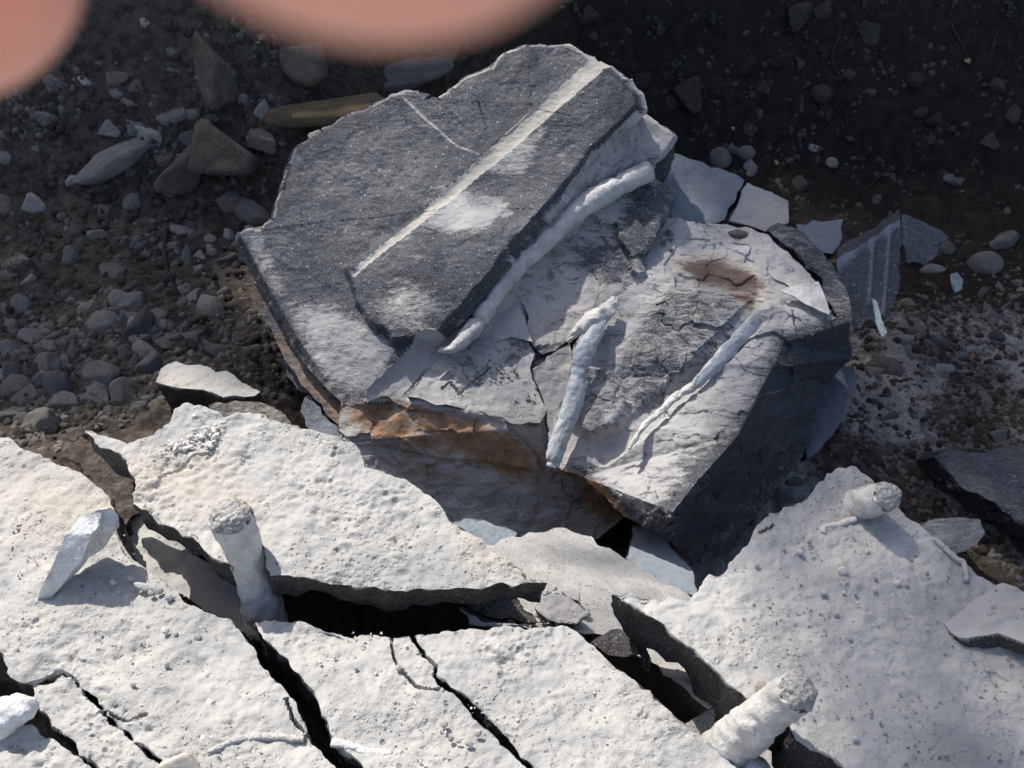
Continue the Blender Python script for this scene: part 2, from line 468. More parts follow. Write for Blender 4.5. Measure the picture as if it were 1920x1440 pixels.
X, Y = np.meshgrid(gx, gy); x = X.ravel(); y = Y.ravel()
z = hgt(x, y)
P3 = np.stack([x, y, z], 1)
wd, wi = worley(P3, 26)
wd2, _ = worley(P3, 70, 3)
inn = sst(1.0, 1.2, y) * sst(6, 3.5, y)
cl = fbm(P3, 6, 2, 9)
z = z + inn * (0.030 * np.clip(0.5 - wd, 0, 1) * sst(-0.15, 0.25, cl + 0.4 * (wi - .5)) + 0.012 * np.clip(0.5 - wd2, 0, 1) + 0.014 * fbm(P3, 30, 4, 3))
# cut-bank face gets lumps standing out of it
z = z + inn * sst(2.3, 3.0, y) * 0.05 * np.abs(fbm(P3, 5, 3, 31))
nx, ny = len(gx), len(gy)
idx = np.arange(nx * ny).reshape(ny, nx)
Q = np.stack([idx[:-1, :-1], idx[:-1, 1:], idx[1:, 1:], idx[1:, :-1]], -1).reshape(-1, 4)
Pg = np.stack([x, y, z], 1)
pale = np.maximum(1.3 * sst(0.56, 0.50, y) * sst(-40, -10, y),
                  0.78 * sst(0.15, 0.5, x) * sst(2.9, 2.0, y) * (0.75 + fbm(P3, 3, 2, 2)))
pale = np.maximum(pale, 0.36 * sst(0.1, -0.4, x) * sst(2.4, 1.9, y) * sst(1.3, 1.7, y))
bank_shade = sst(-0.45, 0.35, x) * sst(2.15, 2.6, y)  # mask for the painted shade on the right bank
go = link('ground', mesh_np('ground', Pg, Q, {'pale': pale, 'bank_shade': bank_shade}), M['soil'])
tag(go, kind='structure')

def _march(px, py):
    w = np.full(px.shape, 1.35); done = np.zeros(px.shape, bool)
    for s in range(160):
        Pp = pix(px, py, w)
        done |= Pp[:, 2] < hgt0(Pp[:, 0], Pp[:, 1]) + 0.05
        if done.all(): break
        w = np.where(done, w, w + 0.03)
    w = w - 0.06; done[:] = False
    for s in range(24):
        Pp = pix(px, py, w)
        done |= Pp[:, 2] < hgt(Pp[:, 0], Pp[:, 1])
        w = np.where(done, w, w + 0.01)
    return w
_hx = np.linspace(-64, 1984, 129); _hy = np.linspace(-64, 1472, 97)
_HM = _march(*[q.ravel() for q in np.meshgrid(_hx, _hy)]).reshape(97, 129)
def hit(px, py):                 # depth at which the rays of these pixels meet the terrain
    fx = np.clip((np.atleast_1d(np.asarray(px, float)) + 64) / 16, 0, 127.999); fy = np.clip((np.atleast_1d(np.asarray(py, float)) + 64) / 16, 0, 95.999)
    i = fx.astype(int); j = fy.astype(int); u = fx - i; v = fy - j
    return (_HM[j, i] * (1 - u) + _HM[j, i + 1] * u) * (1 - v) + (_HM[j + 1, i] * (1 - u) + _HM[j + 1, i + 1] * u) * v

# ------------------------------------------------------------------ broken rock from a cage of points
def cage(name, pts, faces, mat, ext=(0, 0.3, -0.5), shrink=0.9, L=0.006, disp=None, attr=None, label='', cat='rock',
         group=None, amp=1.0, side_dust=0.05, seed=0, wallc=5.0, parent=None, thickvar=0.0, plane=None):
    pts = np.array(pts, float); cdt = None
    if plane is not None:
        from mathutils.geometry import delaunay_2d_cdt
        n_ = len(pts); lo, hi = pts[:, :2].min(0), pts[:, :2].max(0); sp = max(10.0, (hi - lo).max() / 14)
        G = np.stack(np.meshgrid(np.arange(lo[0], hi[0], sp), np.arange(lo[1], hi[1], sp)), -1).reshape(-1, 2)
        G = G + np.random.default_rng(seed).uniform(-0.2, 0.2, G.shape) * sp
        G = G[sdf(G[:, 0], G[:, 1], pts[:, :2]) > 0.3 * sp]
        allp = np.vstack([pts[:, :2], G])
        r_ = delaunay_2d_cdt([Vector(q) for q in allp], [], [list(range(n_))], 1, 1e-4)
        if len(r_[0]) == len(allp):
            pts = np.array([(q[0], q[1], plane.w(q[0], q[1])) for q in allp]); cdt = [list(t_) for t_ in r_[2]]
    P = pix(pts[:, 0], pts[:, 1], pts[:, 2])
    T = []
    from mathutils.geometry import tessellate_polygon
    fl = []
    for f in faces:
        v = P[f]; n = np.zeros(3)
        for i in range(len(f)):
            a = v[i]; b = v[(i + 1) % len(f)]; n += np.cross(a, b)
        if n @ (v.mean(0) - CAM) > 0: f = f[::-1]; v = v[::-1]; n = -n
        fl.append(f)
        pl = [Vector((pts[i][0], pts[i][1], 0)) for i in f]
        tl = cdt if cdt is not None else [(f[t[0]], f[t[1]], f[t[2]]) for t in tessellate_polygon([pl])]
        for a, b, c in tl:
            if np.cross(P[b] - P[a], P[c] - P[a]) @ n < 0: b, c = c, b
            T.append((a, b, c))
    V = np.hstack([P, np.zeros((len(P), 1))])
    ed = {}
    for f in fl:
        for i in range(len(f)): ed[(f[i], f[(i + 1) % len(f)])] = 1
    bd = {a: b for (a, b) in ed if (b, a) not in ed}
    used = sorted(set(bd)); cen = P[used].mean(0); ext = np.array(ext, float)
    new = {}
    ex = []
    for i in used:
        new[i] = len(V) + len(ex)
        q1 = np.array([P[i]]); vt = 1.0 + thickvar * float(pn(q1, 9.0, seed)[0] * 1.6 + pn(q1, 31.0, seed)[0])
        ex.append(list(cen + (P[i] - cen) * shrink + ext * vt) + [1.0])
    ex.append(list(cen + ext * 1.05) + [1.0]); ci = len(V) + len(used)
    V = np.vstack([V, np.array(ex)])
    for a, b in bd.items():
        T += [(b, a, new[a]), (b, new[a], new[b]), (new[b], new[a], ci)]
    T = np.array(T, np.int64)
    V, T = refine(V, T, lambda m: L * (1 + wallc * np.clip(m[:, 3] * 1.3, 0, 1)) * outside(m[:, :3]))
    P = V[:, :3]; side = V[:, 3]
    N = vnormals(P, T); px, py, w = proj(P)
    off = amp * (0.010 * fbm(P, 6, 3, seed) + 0.0045 * fbm(P, 22, 3, seed + 3) + 0.0016 * fbm(P, 90, 3, seed + 5))
    if disp is not None: off = off + disp(P, px, py, side)
    wall = sst(0.015, 0.06, side)
    edge = np.exp(-((side - 0.03) / 0.10) ** 2) * sst(0.0005, 0.01, side)
    P2 = P + N * (off + wall * amp * 0.010 * fbm(P, 28, 3, seed + 8) - edge * amp * 0.006 * np.clip(fbm(P, 38, 3, seed + 12), 0, 1))[:, None]
    at = {'dust': np.full(len(P), 0.8), 'rust': np.zeros(len(P)), 'tone': np.zeros(len(P))}
    if attr is not None: at.update(attr(P, px, py, side))
    at['dust'] = at['dust'] * (1 - wall) + side_dust * wall
    o = place(name, P2, T, mat, at, True, parent)
    o.data.set_sharp_from_angle(angle=math.radians(38))
    if parent is None: tag(o, label, cat, group)
    return o
def plate(name, outline, plane, thick, mat, label, dust=0.85, rustv=0.0, tone=0.0, L=0.0075, rag=2.5, seed=1, dn=None,
          amp=1.0, shrink=0.97, cat='rock', group=None, disp=None, attr=None, side_dust=0.08, parent=None, thickvar=0.0):
    o = ragged(outline, 16, rag, seed)
    pts = plane.pts(o)
    if dn is None:
        q = pix(*[np.array(v) for v in zip(*pts[:])]); c = q.mean(0)
        n = np.linalg.svd(q - c)[2][2]
        if n @ (c - CAM) < 0: n = -n
        dn = n
    ext = np.array(dn, float) * thick
    def at(P, px, py, side):
        d = {'dust': np.full(len(P), dust), 'rust': np.full(len(P), rustv), 'tone': np.full(len(P), tone)}
        if attr is not None: d.update(attr(P, px, py, side))
        return d
    return cage(name, pts, [list(range(len(pts)))], mat, ext, shrink, L, disp, at, label, cat, group, amp, side_dust, seed, parent=parent, thickvar=thickvar, plane=plane)

# ---- main boulder: grooved dark face, sunken dusty corner, rusty front
PA = Plane((1000, 100, 2.50), (455, 450, 2.46), (745, 750, 2.27))
Aout = [(985, 98), (1060, 100), (1112, 126), (1160, 160), (1190, 186), (1198, 212), (1140, 268), (1112, 292), (1050, 382),
        (960, 492), (905, 562), (868, 604), (812, 655), (800, 690), (745, 748), (690, 757), (640, 755), (600, 700), (560, 640),
        (520, 570), (475, 490), (455, 450), (497, 440), (520, 420), (540, 370), (550, 325), (565, 290), (610, 262), (650, 235),
        (700, 215), (735, 195), (765, 192), (800, 202), (830, 202), (855, 183), (880, 157), (930, 140), (950, 115)]
pts = PA.pts(Aout)
extra = [(880, 772, 2.27), (1005, 798, 2.28), (1022, 785, 2.29), (1000, 700, 2.33), (1060, 640, 2.38), (1150, 560, 2.44), (1200, 400, 2.53),
         (1040, 880, 2.34), (1090, 895, 2.38), (1172, 970, 2.44), (1120, 1010, 2.44), (945, 1040, 2.39), (835, 1010, 2.35), (670, 915, 2.29), (632, 830, 2.27)]
n0 = len(pts); pts = pts + extra
nA = list(range(n0))
fC = [5, 6, 7, 8, 9, 10, 11, 12, 13, 14, n0, n0 + 1, n0 + 2, n0 + 3, n0 + 4, n0 + 5, n0 + 6]
fE = [16, 15, 14, n0, n0 + 1, n0 + 7, n0 + 8, n0 + 9, n0 + 10, n0 + 11, n0 + 12, n0 + 13, n0 + 14]
# the triangle between the corner and the front drops to the crack with the right block
fC2 = [n0 + 1, n0 + 2, n0 + 7]
GR = [(676, 532), (1116, 138)]
RAISE = [(655, 515), (668, 555), (690, 605), (745, 655), (815, 652), (868, 604), (905, 562), (960, 492), (1050, 382), (1112, 292), (1000, 300), (820, 400), (700, 480)]
TRACE = [(815, 668), (722, 752)]
def dispA(P, px, py, side):
    top = 1 - sst(0.01, 0.05, side)
    inA = sdf(px, py, Aout)
    r = 0.035 * sst(-8, 6, inA) * sst(740, 600, py + 0.25 * (px - 745)) * top
    rg = sdf(px + 9 * pn(P, 30), py + 9 * pn(P, 30, 7), RAISE)
    r = r + 0.027 * sst(-5, 9, rg) * sst(400, 520, py + 0.2 * (px - 700)) * top
    d, t = dline(px, py, GR)
    hw = 5 + 14 * t
    q = np.clip(1 - (d / hw) ** 2, 0, 1)
    r = r - 0.008 * np.sqrt(q) * (0.4 + 0.6 * t) * top
    d2, t2 = dline(px, py, TRACE)
    q2 = np.clip(1 - (d2 / 36) ** 2, 0, 1)
    r = r - 0.016 * np.sqrt(q2) * top
    # conchoidal scallops
    r = r + top * ((0.0018 + 0.009 * (inA < 0)) * facets(P, 4.2, 2) + 0.006 * facets(P, 15, 4) * (inA < 0))
    # rubble on the sunken corner
    cr = patch(px, py, [([(960, 560), (1010, 640), (1000, 760), (900, 730), (820, 690), (900, 620)], 1, 20)])
    wv, wi = worley(P, 55, 4)
    r = r + cr * top * 0.010 * np.clip(0.55 - wv, 0, 1) * (wi > 0.55)
    r = r + top * 0.016 * (fbm(P, 12, 2, 44)) * (inA < 0)
    return r
def attrA(P, px, py, side):
    inA = sdf(px, py, Aout)
    A = 0.23 * np.ones(len(P))
    A = np.maximum(A, patch(px, py, [
        ([(870, 365), (950, 385), (965, 415), (915, 455), (850, 455), (795, 440), (825, 400)], 0.95, 22),
        ([(905, 330), (950, 285), (1030, 245), (1020, 290), (985, 345), (930, 345)], 0.72, 14),
        ([(780, 440), (830, 400), (850, 420), (770, 480), (700, 530)], 0.66, 16),
        ([(545, 580), (640, 580), (700, 620), (745, 660), (720, 735), (640, 752), (590, 690)], 0.86, 30),
        ([(690, 585), (770, 540), (860, 585), (805, 648), (745, 645)], 0.60, 26),
        ([(760, 480), (900, 470), (870, 540), (780, 530)], 0.42, 30),
        ([(455, 450), (505, 435), (520, 480), (560, 590), (520, 570), (480, 500)], 0.55, 14),
        ([(820, 345), (890, 380), (830, 400)], 0.62, 18),
        ([(1000, 330), (1110, 230), (1195, 200), (1140, 265), (1050, 380), (960, 490), (930, 480)], 0.33, 18)]))
    d, t = dline(px, py, GR); gm = (d < 4.5 + 15.5 * t)
    d2, t2 = dline(px, py, TRACE); tm = (d2 < 37) & (inA > -40)
    d3, _ = dline(px, py, [(765, 200), (800, 235), (860, 285), (905, 305)])
    A = np.maximum(A, 0.75 * (d3 < 2.6))
    C = 0.8 - 0.3 * patch(px, py, [([(1000, 600), (1100, 620), (1080, 700), (1010, 690)], 1, 30)])
    E = 0.92 + 0.05 * sst(840, 950, py - 0.10 * (px - 800))
    E = E - 0.25 * patch(px, py, [([(1010, 900), (1110, 900), (1170, 970), (1090, 990), (1010, 970)], 1, 30)])
    front = (py > 752 + 0.19 * (px - 745)) & (inA < 2) | (py > 765)
    dust = np.where(inA > 0, A, np.where(front, E, C))
    dust = np.where(gm, 1.3, dust); dust = np.where(tm & ~front, 1.1, dust)
    rust = patch(px, py, [
        ([(640, 760), (740, 752), (790, 800), (830, 850), (700, 830)], 0.70, 26),
        ([(745, 752), (850, 772), (920, 800), (1010, 850), (1000, 890), (950, 900), (860, 845), (780, 800)], 0.80, 30),
        ([(700, 815), (800, 850), (960, 890), (940, 920), (800, 900)], 0.34, 30),
        ([(640, 780), (760, 860), (900, 930), (860, 950), (720, 890), (650, 830)], 0.25, 30),
        ([(1090, 895), (1172, 970), (1150, 985), (1090, 940)], 0.8, 15)])
    rust = rust * np.where(front, 1, 0)
    left = (side > 0.01) & (px < 660)
    rust = np.where(left, 0.4, rust)
    tone = np.where(gm, 0.75, 0.25 * (inA < 0)) * np.ones(len(P))
    return {'dust': np.clip(dust, 0, 1.4), 'rust': rust, 'tone': tone}
boulder = cage('split_boulder', pts, [nA, fC, fE, fC2], M['boulder'], (0.02, 0.40, -0.55), 0.9, 0.0062, dispA, attrA,
               'large dark split boulder with a straight pale drill groove and rusty orange front', 'boulder', side_dust=0.15, seed=11)
# second skin peeling off under the left edge
plate('rock_flake', [(468, 530), (485, 535), (520, 580), (560, 640), (600, 705), (645, 770), (640, 800), (590, 745), (545, 690), (510, 620), (478, 575)],
      Plane((468, 530, 2.47), (645, 790, 2.31), (700, 600, 2.42)), 0.05, M['boulder'],
      'thin rust edged flake splitting off under the boulder left edge', dust=0.5, rustv=0.35, seed=5, side_dust=0.4, amp=0.6, dn=(0.25, 0.6, -0.7))

# ---- dusty plate leaning between the grooved face and the right block
PB = Plane((1198, 212, 2.49), (960, 540, 2.355), (1240, 400, 2.44))
Bout = [(1205, 218), (1252, 236), (1268, 258), (1244, 296), (1222, 328), (1246, 350), (1256, 375), (1236, 405), (1196, 470), (1188, 500), (1196, 522), (1150, 558),
        (1100, 605), (1062, 636), (1040, 655), (1016, 662), (1000, 640), (990, 612), (972, 545), (966, 500), (1055, 388), (1120, 296), (1150, 268)]
def dispB(P, px, py, side):
    return 0.012 * facets(P, 7, 1) + 0.020 * sst(300, 480, py) * sst(1020, 1180, px) + 0.014 * sst(-6, 6, sdf(px, py, [(1205, 218), (1268, 258), (1240, 300), (1130, 320), (1060, 400), (1120, 296)]))
def attrB(P, px, py, side):
    d = 0.78 - 0.42 * patch(px, py, [([(1075, 470), (1130, 440), (1185, 450), (1188, 510), (1140, 530), (1090, 520)], 1, 24)])
    d = d - 0.62 * patch(px, py, [([(1195, 335), (1250, 350), (1255, 380), (1225, 420), (1190, 470), (1165, 430), (1180, 380)], 1, 20)])
    d = d - 0.2 * patch(px, py, [([(1060, 300), (1180, 240), (1160, 290), (1060, 380)], 1, 20)])
    return {'dust': d, 'tone': 0.35 * np.ones(len(P))}
plate('granite_plate', Bout, PB, 0.16, M['boulder'], 'dusty cream plate of granite carrying the longest white cartridge', seed=21, disp=dispB,
      attr=attrB, L=0.0062, dn=(0.1, 0.5, -0.75), side_dust=0.3)

# ---- pieces of the broken dusty corner
PC = Plane((745, 748, 2.255), (1005, 798, 2.265), (960, 560, 2.37))
plate('corner_fragment', [(812, 672), (850, 650), (905, 640), (960, 628), (992, 640), (1004, 660), (994, 690), (1008, 730), (1022, 770), (1012, 792), (975, 796),
                          (920, 780), (870, 766), (800, 752), (762, 744), (790, 705)], PC, 0.045, M['boulder'],
      'flat dusty fragment above the orange rust band', dust=0.82, seed=31, L=0.0065, side_dust=0.5, tone=0.1, rag=3,
      disp=lambda P, px, py, s: (1 - sst(0.01, .05, s)) * (-0.012 * (dline(px, py, [(865, 735), (900, 706), (918, 690)])[0] < 1.8) - 0.012 * (dline(px, py, [(828, 728), (843, 715), (855, 728), (862, 740)])[0] < 1.8)
                                   + 0.012 * np.clip(0.5 - worley(P, 60)[0], 0, 1) * (worley(P, 60)[1] > 0.75) * patch(px, py, [([(820, 700), (870, 660), (990, 650), (1000, 720), (900, 720)], 1, 15)])))
plate('corner_fragment', [(1002, 692), (1040, 662), (1070, 640), (1080, 690), (1065, 760), (1040, 830), (1028, 800), (1024, 770), (1010, 730)],
      Plane((1002, 692, 2.30), (1070, 640, 2.33), (1030, 820, 2.27)), 0.05, M['boulder'], 'narrow dusty fragment left of the upright torn cartridge',
      dust=0.85, seed=33, L=0.0065, side_dust=0.4)
plate('corner_fragment', [(905, 600), (945, 560), (968, 548), (982, 600), (998, 640), (960, 630), (920, 640), (880, 645)],
      Plane((905, 600, 2.345), (968, 548, 2.36), (960, 635, 2.325)), 0.04, M['boulder'], 'small dusty fragment under the lower end of the longest cartridge',
      dust=0.9, seed=34, L=0.0065, side_dust=0.4)

# ---- right block: dusty slope, dark broken face on its right
PD = Plane((1150, 560, 2.36), (1560, 590, 2.34), (1260, 900, 2.13))
dtop = PD.pts([(1078, 645), (1110, 600), (1152, 562), (1196, 524)]) + [(1192, 470, 2.44), (1242, 410, 2.50), (1330, 420, 2.50), (1420, 434, 2.49), (1500, 520, 2.41)] + \
    PD.pts([(1560, 587), (1590, 603), (1472, 640), (1450, 690), (1385, 815), (1310, 900), (1262, 960)]) + [(1236, 1003, 2.15), (1170, 968, 2.20), (1090, 893, 2.24), (1042, 878, 2.25), (1030, 850, 2.26)] + \
    [(1040, 790, 2.27), (1062, 720, 2.30)]
nD = len(dtop)
dright = [(1592, 668, 2.40), (1548, 720, 2.43), (1505, 860, 2.42), (1425, 960, 2.42), (1345, 1046, 2.42), (1300, 1056, 2.37), (1262, 1020, 2.24)]
fT = list(range(nD))
fR = [10] + [nD + i for i in range(7)] + [16, 15, 14, 13, 12, 11]
GD = [(1130, 850), (1210, 790), (1290, 715), (1420, 590)]
def dispD(P, px, py, side):
    top = (1 - sst(0.01, 0.05, side))
    d, t = dline(px, py, GD)
    r = -0.016 * np.sqrt(np.clip(1 - (d / 26) ** 2, 0, 1)) * top
    d, t = dline(px, py, [(1120, 640), (1100, 740), (1040, 860)])
    r = r - 0.012 * np.sqrt(np.clip(1 - (d / 24) ** 2, 0, 1)) * top
    r = r - 0.020 * sst(-5, 5, px - (1215 + (800 - py) * 0.62)) * sst(640, 560, py) * 0
    r = r + top * 0.030 * patch(px, py, [([(1085, 680), (1140, 690), (1180, 760), (1160, 800), (1110, 820), (1075, 800)], 1, 8)])
    r = r + top * 0.020 * patch(px, py, [([(1180, 620), (1260, 540), (1380, 560), (1440, 580), (1300, 700), (1190, 760), (1140, 700)], 1, 12)])
    return r + top * (0.009 * facets(P, 4.5, 5) + 0.0045 * facets(P, 17, 3))
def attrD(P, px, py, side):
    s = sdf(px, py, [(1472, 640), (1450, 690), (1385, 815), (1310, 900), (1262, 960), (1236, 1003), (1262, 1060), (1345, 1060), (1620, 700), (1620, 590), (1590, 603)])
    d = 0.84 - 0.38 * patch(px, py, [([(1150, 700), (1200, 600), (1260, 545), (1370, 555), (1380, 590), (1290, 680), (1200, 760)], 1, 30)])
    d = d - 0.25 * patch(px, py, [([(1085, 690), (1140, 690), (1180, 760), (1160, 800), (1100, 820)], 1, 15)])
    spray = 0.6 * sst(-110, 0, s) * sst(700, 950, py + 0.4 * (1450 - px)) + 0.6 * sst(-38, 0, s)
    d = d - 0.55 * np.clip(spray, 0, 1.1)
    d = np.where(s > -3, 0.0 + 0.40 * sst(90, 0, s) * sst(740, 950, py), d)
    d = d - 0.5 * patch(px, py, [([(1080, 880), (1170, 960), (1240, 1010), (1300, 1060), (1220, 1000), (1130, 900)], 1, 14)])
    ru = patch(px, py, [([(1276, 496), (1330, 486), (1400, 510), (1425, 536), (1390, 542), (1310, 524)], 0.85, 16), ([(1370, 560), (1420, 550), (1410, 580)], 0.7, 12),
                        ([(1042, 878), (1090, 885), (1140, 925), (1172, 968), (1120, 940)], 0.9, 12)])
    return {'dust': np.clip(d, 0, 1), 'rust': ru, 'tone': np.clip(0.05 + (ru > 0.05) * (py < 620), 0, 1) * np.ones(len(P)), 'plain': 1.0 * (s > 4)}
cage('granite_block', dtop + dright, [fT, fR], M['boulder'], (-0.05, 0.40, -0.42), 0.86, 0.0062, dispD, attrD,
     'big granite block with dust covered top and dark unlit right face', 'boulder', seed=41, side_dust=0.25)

# ---- blocks and plates behind and right of it
plate('rock_plate', [(1248, 282), (1300, 300), (1350, 316), (1394, 340), (1385, 362), (1358, 412), (1310, 424), (1250, 408), (1240, 350)],
      Plane((1248, 282, 2.70), (1394, 340, 2.68), (1310, 424, 2.56)), 0.14, M['blue'], 'blue grey plate behind the dusty plate, left of a dark crack', dust=0.9, seed=51, dn=(0, 0.5, -0.8), side_dust=0.4)
plate('rock_plate', [(1402, 344), (1430, 356), (1476, 378), (1477, 416), (1440, 436), (1366, 414), (1385, 376)],
      Plane((1402, 344, 2.68), (1477, 385, 2.66), (1400, 425, 2.57)), 0.14, M['boulder'], 'cream topped rock at the right of the dark crack behind the boulder', dust=0.95, tone=0.5, seed=52, dn=(0, 0.5, -0.8), side_dust=0.3)
plate('dust_ledge', [(1262, 420), (1330, 418), (1400, 424), (1440, 440), (1480, 470), (1510, 500), (1538, 540), (1548, 580), (1500, 548), (1440, 512), (1390, 470), (1320, 450)],
      Plane((1300, 420, 2.52), (1450, 430, 2.50), (1530, 560, 2.36)), 0.12, M['boulder'], 'curved dust caked ledge on the back of the right block', dust=0.95, tone=0.15, seed=53, dn=(0, 0.5, -0.8), side_dust=0.4)
plate('speckled_rock', [(1436, 430), (1470, 424), (1510, 440), (1545, 470), (1572, 510), (1590, 560), (1594, 606), (1570, 592), (1550, 560), (1530, 510), (1490, 470)],
      Plane((1440, 430, 2.53), (1560, 480, 2.50), (1590, 600, 2.37)), 0.2, M['boulder'], 'rounded speckled rim of rock at the back corner of the right block', dust=0.42, tone=0.5, seed=54, dn=(0.1, 0.6, -0.7), amp=1.5)
plate('rock_plate', [(1492, 420), (1540, 413), (1580, 412), (1577, 445), (1560, 476), (1530, 470), (1500, 440)],
      Plane((1492, 420, 2.68), (1580, 412, 2.66), (1545, 476, 2.60)), 0.10, M['blue'], 'blue grey plate poking out behind the speckled rim', dust=0.9, seed=55, dn=(0, 0.5, -0.8))
def dispK(P, px, py, s):
    d1, _ = dline(px, py, [(1668, 420), (1655, 590)]); d2, _ = dline(px, py, [(1636, 440), (1628, 570)])
    return 0.006 * np.exp(-(d1 / 4) ** 2) + 0.005 * np.exp(-(d2 / 4) ** 2)
def attrK(P, px, py, s):
    d1, _ = dline(px, py, [(1668, 420), (1655, 590)]); d2, _ = dline(px, py, [(1636, 440), (1628, 570)])
    e, _ = dline(px, py, [(1568, 490), (1620, 455), (1690, 412)])
    return {'dust': 0.18 + 0.55 * np.maximum(np.exp(-(d1 / 5) ** 2), np.exp(-(d2 / 5) ** 2)) + 0.5 * np.exp(-(e / 14) ** 2) + 0.25 * sst(1620, 1575, px)}
plate('rock_slab', [(1568, 488), (1620, 456), (1656, 430), (1686, 412), (1692, 450), (1686, 520), (1676, 575), (1650, 598), (1625, 600), (1600, 620), (1592, 590), (1580, 530)],
      Plane((1568, 488, 2.52), (1690, 420, 2.58), (1620, 610, 2.46)), 0.07, M['blue'], 'dark blue slab on edge with two pale vertical ribs', seed=56, disp=dispK, attr=attrK, dn=(0.3, 0.9, -0.1), amp=0.5)
plate('rock_slab', [(1692, 402), (1730, 418), (1764, 432), (1782, 446), (1758, 456), (1758, 476), (1735, 498), (1700, 492), (1690, 450)],
      Plane((1692, 402, 2.86), (1782, 446, 2.84), (1720, 498, 2.76)), 0.08, M['blue'], 'grey angular slab behind the ribbed blue slab', dust=0.45, seed=57, dn=(0, 0.6, -0.7))
plate('rock_slab', [(1600, 682), (1606, 710), (1590, 760), (1570, 800), (1540, 840), (1512, 862), (1508, 820), (1520, 770), (1545, 725), (1575, 690)],
      Plane((1600, 682, 2.52), (1560, 800, 2.52), (1512, 862, 2.55)) if False else Plane((1600, 682, 2.50), (1512, 862, 2.47), (1540, 720, 2.52)), 0.06, M['blue'],
      'pale blue slab wedged under the right block dark face', dust=0.9, seed=58, dn=(0, 0.5, -0.8))
plate('rock_slab', [(1750, 856), (1790, 842), (1850, 850), (1920, 838), (2000, 850), (2000, 1040), (1920, 985), (1850, 935), (1800, 912)],
      Plane((1750, 870, 2.62), (1920, 850, 2.60), (1900, 970, 2.45)), 0.25, M['blue'], 'flat dust coated slab at the right picture edge', dust=0.42, seed=59, dn=(0, 0.6, -0.8), amp=1.6)
plate('rock_slab', [(1716, 992), (1740, 976), (1800, 968), (1836, 974), (1846, 1000), (1830, 1022), (1788, 1040), (1760, 1020)],
      Plane((1716, 992, 2.45), (1840, 980, 2.43), (1780, 1040, 2.34)), 0.30, M['blue'], 'grey stone lying just behind the right foreground slab', dust=0.55, seed=60, dn=(0.0, 0.4, -0.8))
# pieces at the boulder's foot
plate('rock_plate', [(1186, 990), (1206, 986), (1240, 1002), (1272, 1040), (1300, 1080), (1308, 1118), (1260, 1105), (1210, 1085), (1180, 1050)],
      Plane((1186, 990, 2.28), (1300, 1080, 2.12), (1200, 1080, 2.14)), 0.05, M['blue'], 'shaded blue plate under the right block lower edge', dust=0.95, seed=61, dn=(0, 0.6, -0.6))
plate('rubble_block', [(846, 982), (880, 970), (925, 985), (968, 1000), (960, 1030), (905, 1035), (862, 1012)],
      Plane((846, 982, 2.2), (968, 1000, 2.2), (905, 1030, 2.1)), 0.12, M['blue'], 'small dusty rubble block below the rusty boulder front', dust=0.85, seed=62, dn=(0, 0.4, -0.8), amp=1.8)
plate('rubble_block', [(568, 745), (580, 735), (600, 760), (618, 790), (640, 820), (610, 830), (575, 800), (562, 770)],
      Plane((568, 745, 2.36), (640, 820, 2.27), (575, 800, 2.30)), 0.2, M['blue'], 'grey shard wedged in the gap left of the boulder foot', dust=0.6, seed=63, dn=(0, 0.5, -0.7))
plate('rubble_block', [(530, 672), (552, 660), (585, 690), (604, 720), (596, 735), (560, 730), (540, 705)],
      Plane((530, 672, 2.50), (604, 720, 2.42), (545, 720, 2.42)), 0.15, M['blue'], 'grey lump tucked behind the boulder left flake', dust=0.5, seed=64, dn=(0, 0.5, -0.7), amp=1.6)

# ------------------------------------------------------------------ foreground slabs on the ledge
def slab_disp(cracks=(), lumps=0.0, holes=(), bumpy=1.0):
    def f(P, px, py, side):
        top = 1 - sst(0.01, 0.06, side)
        wv, wi = worley(P, 42, 1)
        patchy = sst(0.0, 0.30, fbm(P, 6, 3, 51))
        r = top * (0.0050 * np.clip(0.46 - wv, 0, 1) * 1.5 * (wi > 0.6) * patchy + 0.003 * fbm(P, 60, 2, 61))
        w2, i2 = worley(P, 17, 6)
        r = r - top * 0.0045 * (i2 > 0.72) * sst(0.40, 0.22, w2)
        r = r + top * bumpy * (0.007 * fbm(P * np.array([1.0, 1.5, 1]), 9, 3, 71) + (0.25 + patchy) * 0.0065 * np.abs(fbm(P * np.array([1.0, 1.7, 1]), 30, 3, 75)) - 0.004 * sst(0.25, 0.5, fbm(P, 40, 3, 77)) * (0.3 + patchy))
        r = r - top * bumpy * (0.35 + patchy) * (0.0050 * np.clip(fbm(P, 38, 3, 81), 0, 1) + 0.0040 * np.clip(pn(P, 105, 83) - 0.12, 0, 1))
        r = r + lumps * top * 0.012 * np.clip(0.46 - worley(P, 24, 3)[0], 0, 1)
        for line, hw0, hw1, dep in cracks:
            d, t = dline(px + 5 * pn(P, 55, 3), py + 5 * pn(P, 55, 8), line)
            hw = hw0 + (hw1 - hw0) * t
            r = r - top * dep * sst(1.0, 0.55, d / hw)
        for cx, cy, rad, dep in holes:
            d = np.hypot(px - cx, (py - cy) * 1.25)
            r = r - top * dep * sst(rad, rad * 0.8, d)
        return r
    return f
def slab_attr(tanp=(), base=0.95, rough=()):
    def f(P, px, py, side):
        t = patch(px, py, [(p, 1.0, 40) for p in tanp]) if tanp else np.zeros(len(P))
        d = base * np.ones(len(P))
        if rough: d = d - patch(px, py, rough)
        return {'dust': d, 'tone': t}
    return f
def crackL(lines, base):
    return base
